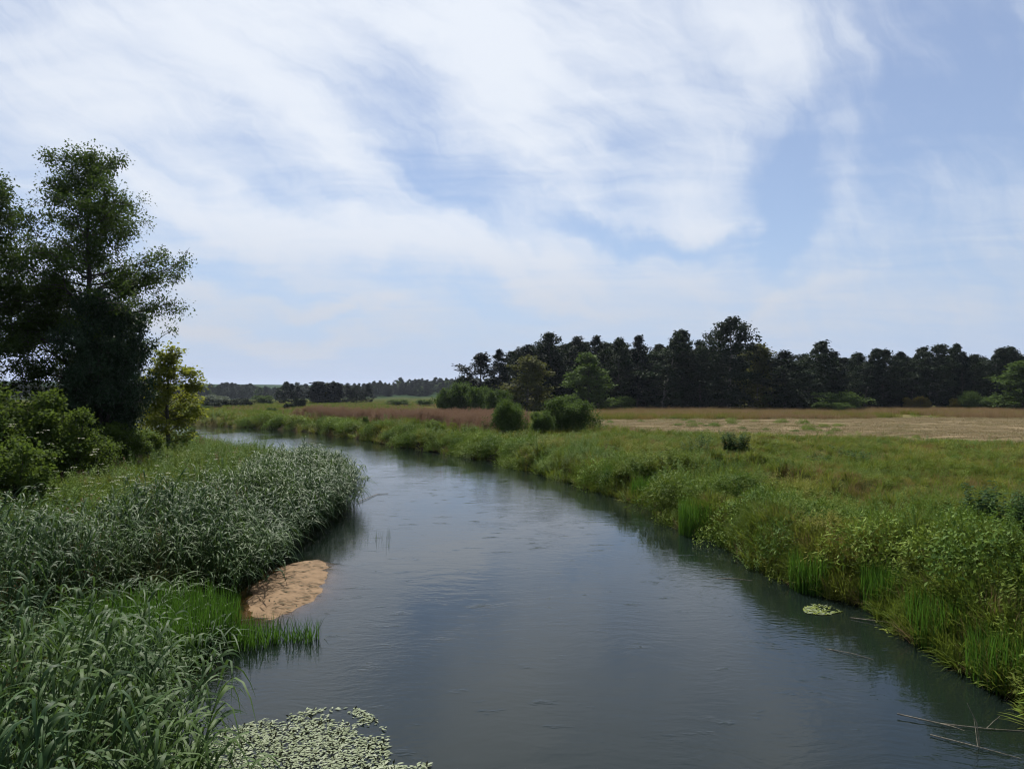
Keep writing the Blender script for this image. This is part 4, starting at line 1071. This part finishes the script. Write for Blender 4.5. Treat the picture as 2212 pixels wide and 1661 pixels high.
def twig(name, pts, r, label, group, branches=()):
    b = MB(); pts = np.array(pts, float); n = len(pts); b.tube(pts, np.linspace(r, r * .45, n), 5)
    for i, dv in branches:
        b.tube(np.array([pts[i], pts[i] + np.array(dv) * .5 + (0, 0, .01), pts[i] + np.array(dv)]), np.array([r * .6, r * .45, r * .2]), 4)
    o = new_obj(name, b.mesh(name, M['twig'], True)); tag(o, label, 'twig', group); return o


GT = 'dead twigs lying in the river'
twig('dead_twig', [(6.0, 11.75, .05), (6.5, 11.45, .03), (7.1, 11.3, .02), (7.7, 11.25, .0)], .012, 'pale forked twig floating at the lower right, upper one', GT, [(1, (.15, -.35, .05)), (2, (.3, .15, .12))])
twig('dead_twig', [(6.15, 11.1, .02), (6.6, 10.7, .03), (7.0, 10.4, .01)], .010, 'thin twig just below the pale forked one', GT, [(1, (.1, .25, .3))])
twig('dead_twig', [(6.7, 10.8, -.1), (6.68, 10.85, .3), (6.6, 10.95, .55)], .008, 'dark twig sticking up out of the lower right water', GT)
twig('dead_twig', [(7.2, 10.6, .1), (7.7, 10.2, .12), (8.2, 9.9, .05)], .010, 'dry curved stem at the lower right corner', GT, [(1, (.3, .2, .2))])
twig('dead_twig', [(6.2, 14.9, .0), (6.55, 14.55, .03), (6.85, 14.3, .0)], .009, 'slim stick drifting in front of the algae strip', GT)
twig('dead_twig', [(7.6, 16.9, .02), (8.3, 16.4, .06), (9.0, 16.2, .12)], .012, 'pale dead stem lying along the right bank algae', GT)
twig('dead_twig', [(-6.0, 16.6, .05), (-5.6, 16.75, .05), (-5.3, 16.85, .04)], .012, 'pale stick between sedge and sandbar', GT)
twig('dead_twig', [(5.6, 20.6, .0), (6.1, 20.5, .02), (6.5, 20.35, .0)], .012, 'short dark stick drifting off the right bank', GT)
twig('dead_twig', [(-7.2, 34.9, .05), (-6.8, 38.0, .03), (-6.3, 38.2, .02)], .02, 'pale stem drifting at the reed tip', GT)
# dark litter on the sandbar
b = MB(); g = np.random.default_rng(17); m = 620
sx_ = g.uniform(SANDP[:, 0].min(), SANDP[:, 0].max(), m); sy_ = g.uniform(SANDP[:, 1].min(), SANDP[:, 1].max(), m); k = in_poly(sx_, sy_, SANDP) & (g.random(m) < .25 + .75 * (vnoise(sx_, sy_, .5) > .5)); sx_, sy_ = sx_[k], sy_[k]; m = len(sx_)
a = g.normal(.2, .5, m); L = g.uniform(.06, .24, m)
b.leaves(np.stack([sx_, sy_, sand_z(sx_, sy_) + .006], 1), np.stack([np.cos(a), np.sin(a), g.normal(.03, .04, m)], 1), np.tile([0, 0, 1.], (m, 1)), L, L * .16, g.random(m))
tag(new_obj('sandbar_litter', b.mesh('sandbar_litter', M['dead_leaf'])), 'dark plant litter strewn over the sandbar', None, None, 'stuff')

# ------------------------------------------------------------------ the summer air: far trees fade a little to blue
m, N = base_mat('summer_haze')
pv = N.new('ShaderNodeVolumePrincipled'); pv.inputs['Color'].default_value = (.72, .82, 1.0, 1); pv.inputs['Density'].default_value = .00005; pv.inputs['Anisotropy'].default_value = .2
o = N.new('ShaderNodeOutputMaterial'); N.l.new(pv.outputs[0], o.inputs['Volume'])
b = MB(); X0, X1, Y0, Y1, Z0, Z1 = -3900, 3900, -400, 5900, -4, 110
b.add([(X0, Y0, Z0), (X1, Y0, Z0), (X1, Y1, Z0), (X0, Y1, Z0), (X0, Y0, Z1), (X1, Y0, Z1), (X1, Y1, Z1), (X0, Y1, Z1)], [[0, 3, 2, 1], [4, 5, 6, 7], [0, 1, 5, 4], [1, 2, 6, 5], [2, 3, 7, 6], [3, 0, 4, 7]])
tag(new_obj('haze', b.mesh('haze', m)), 'faint blue summer haze over the flood plain', None, None, 'stuff')
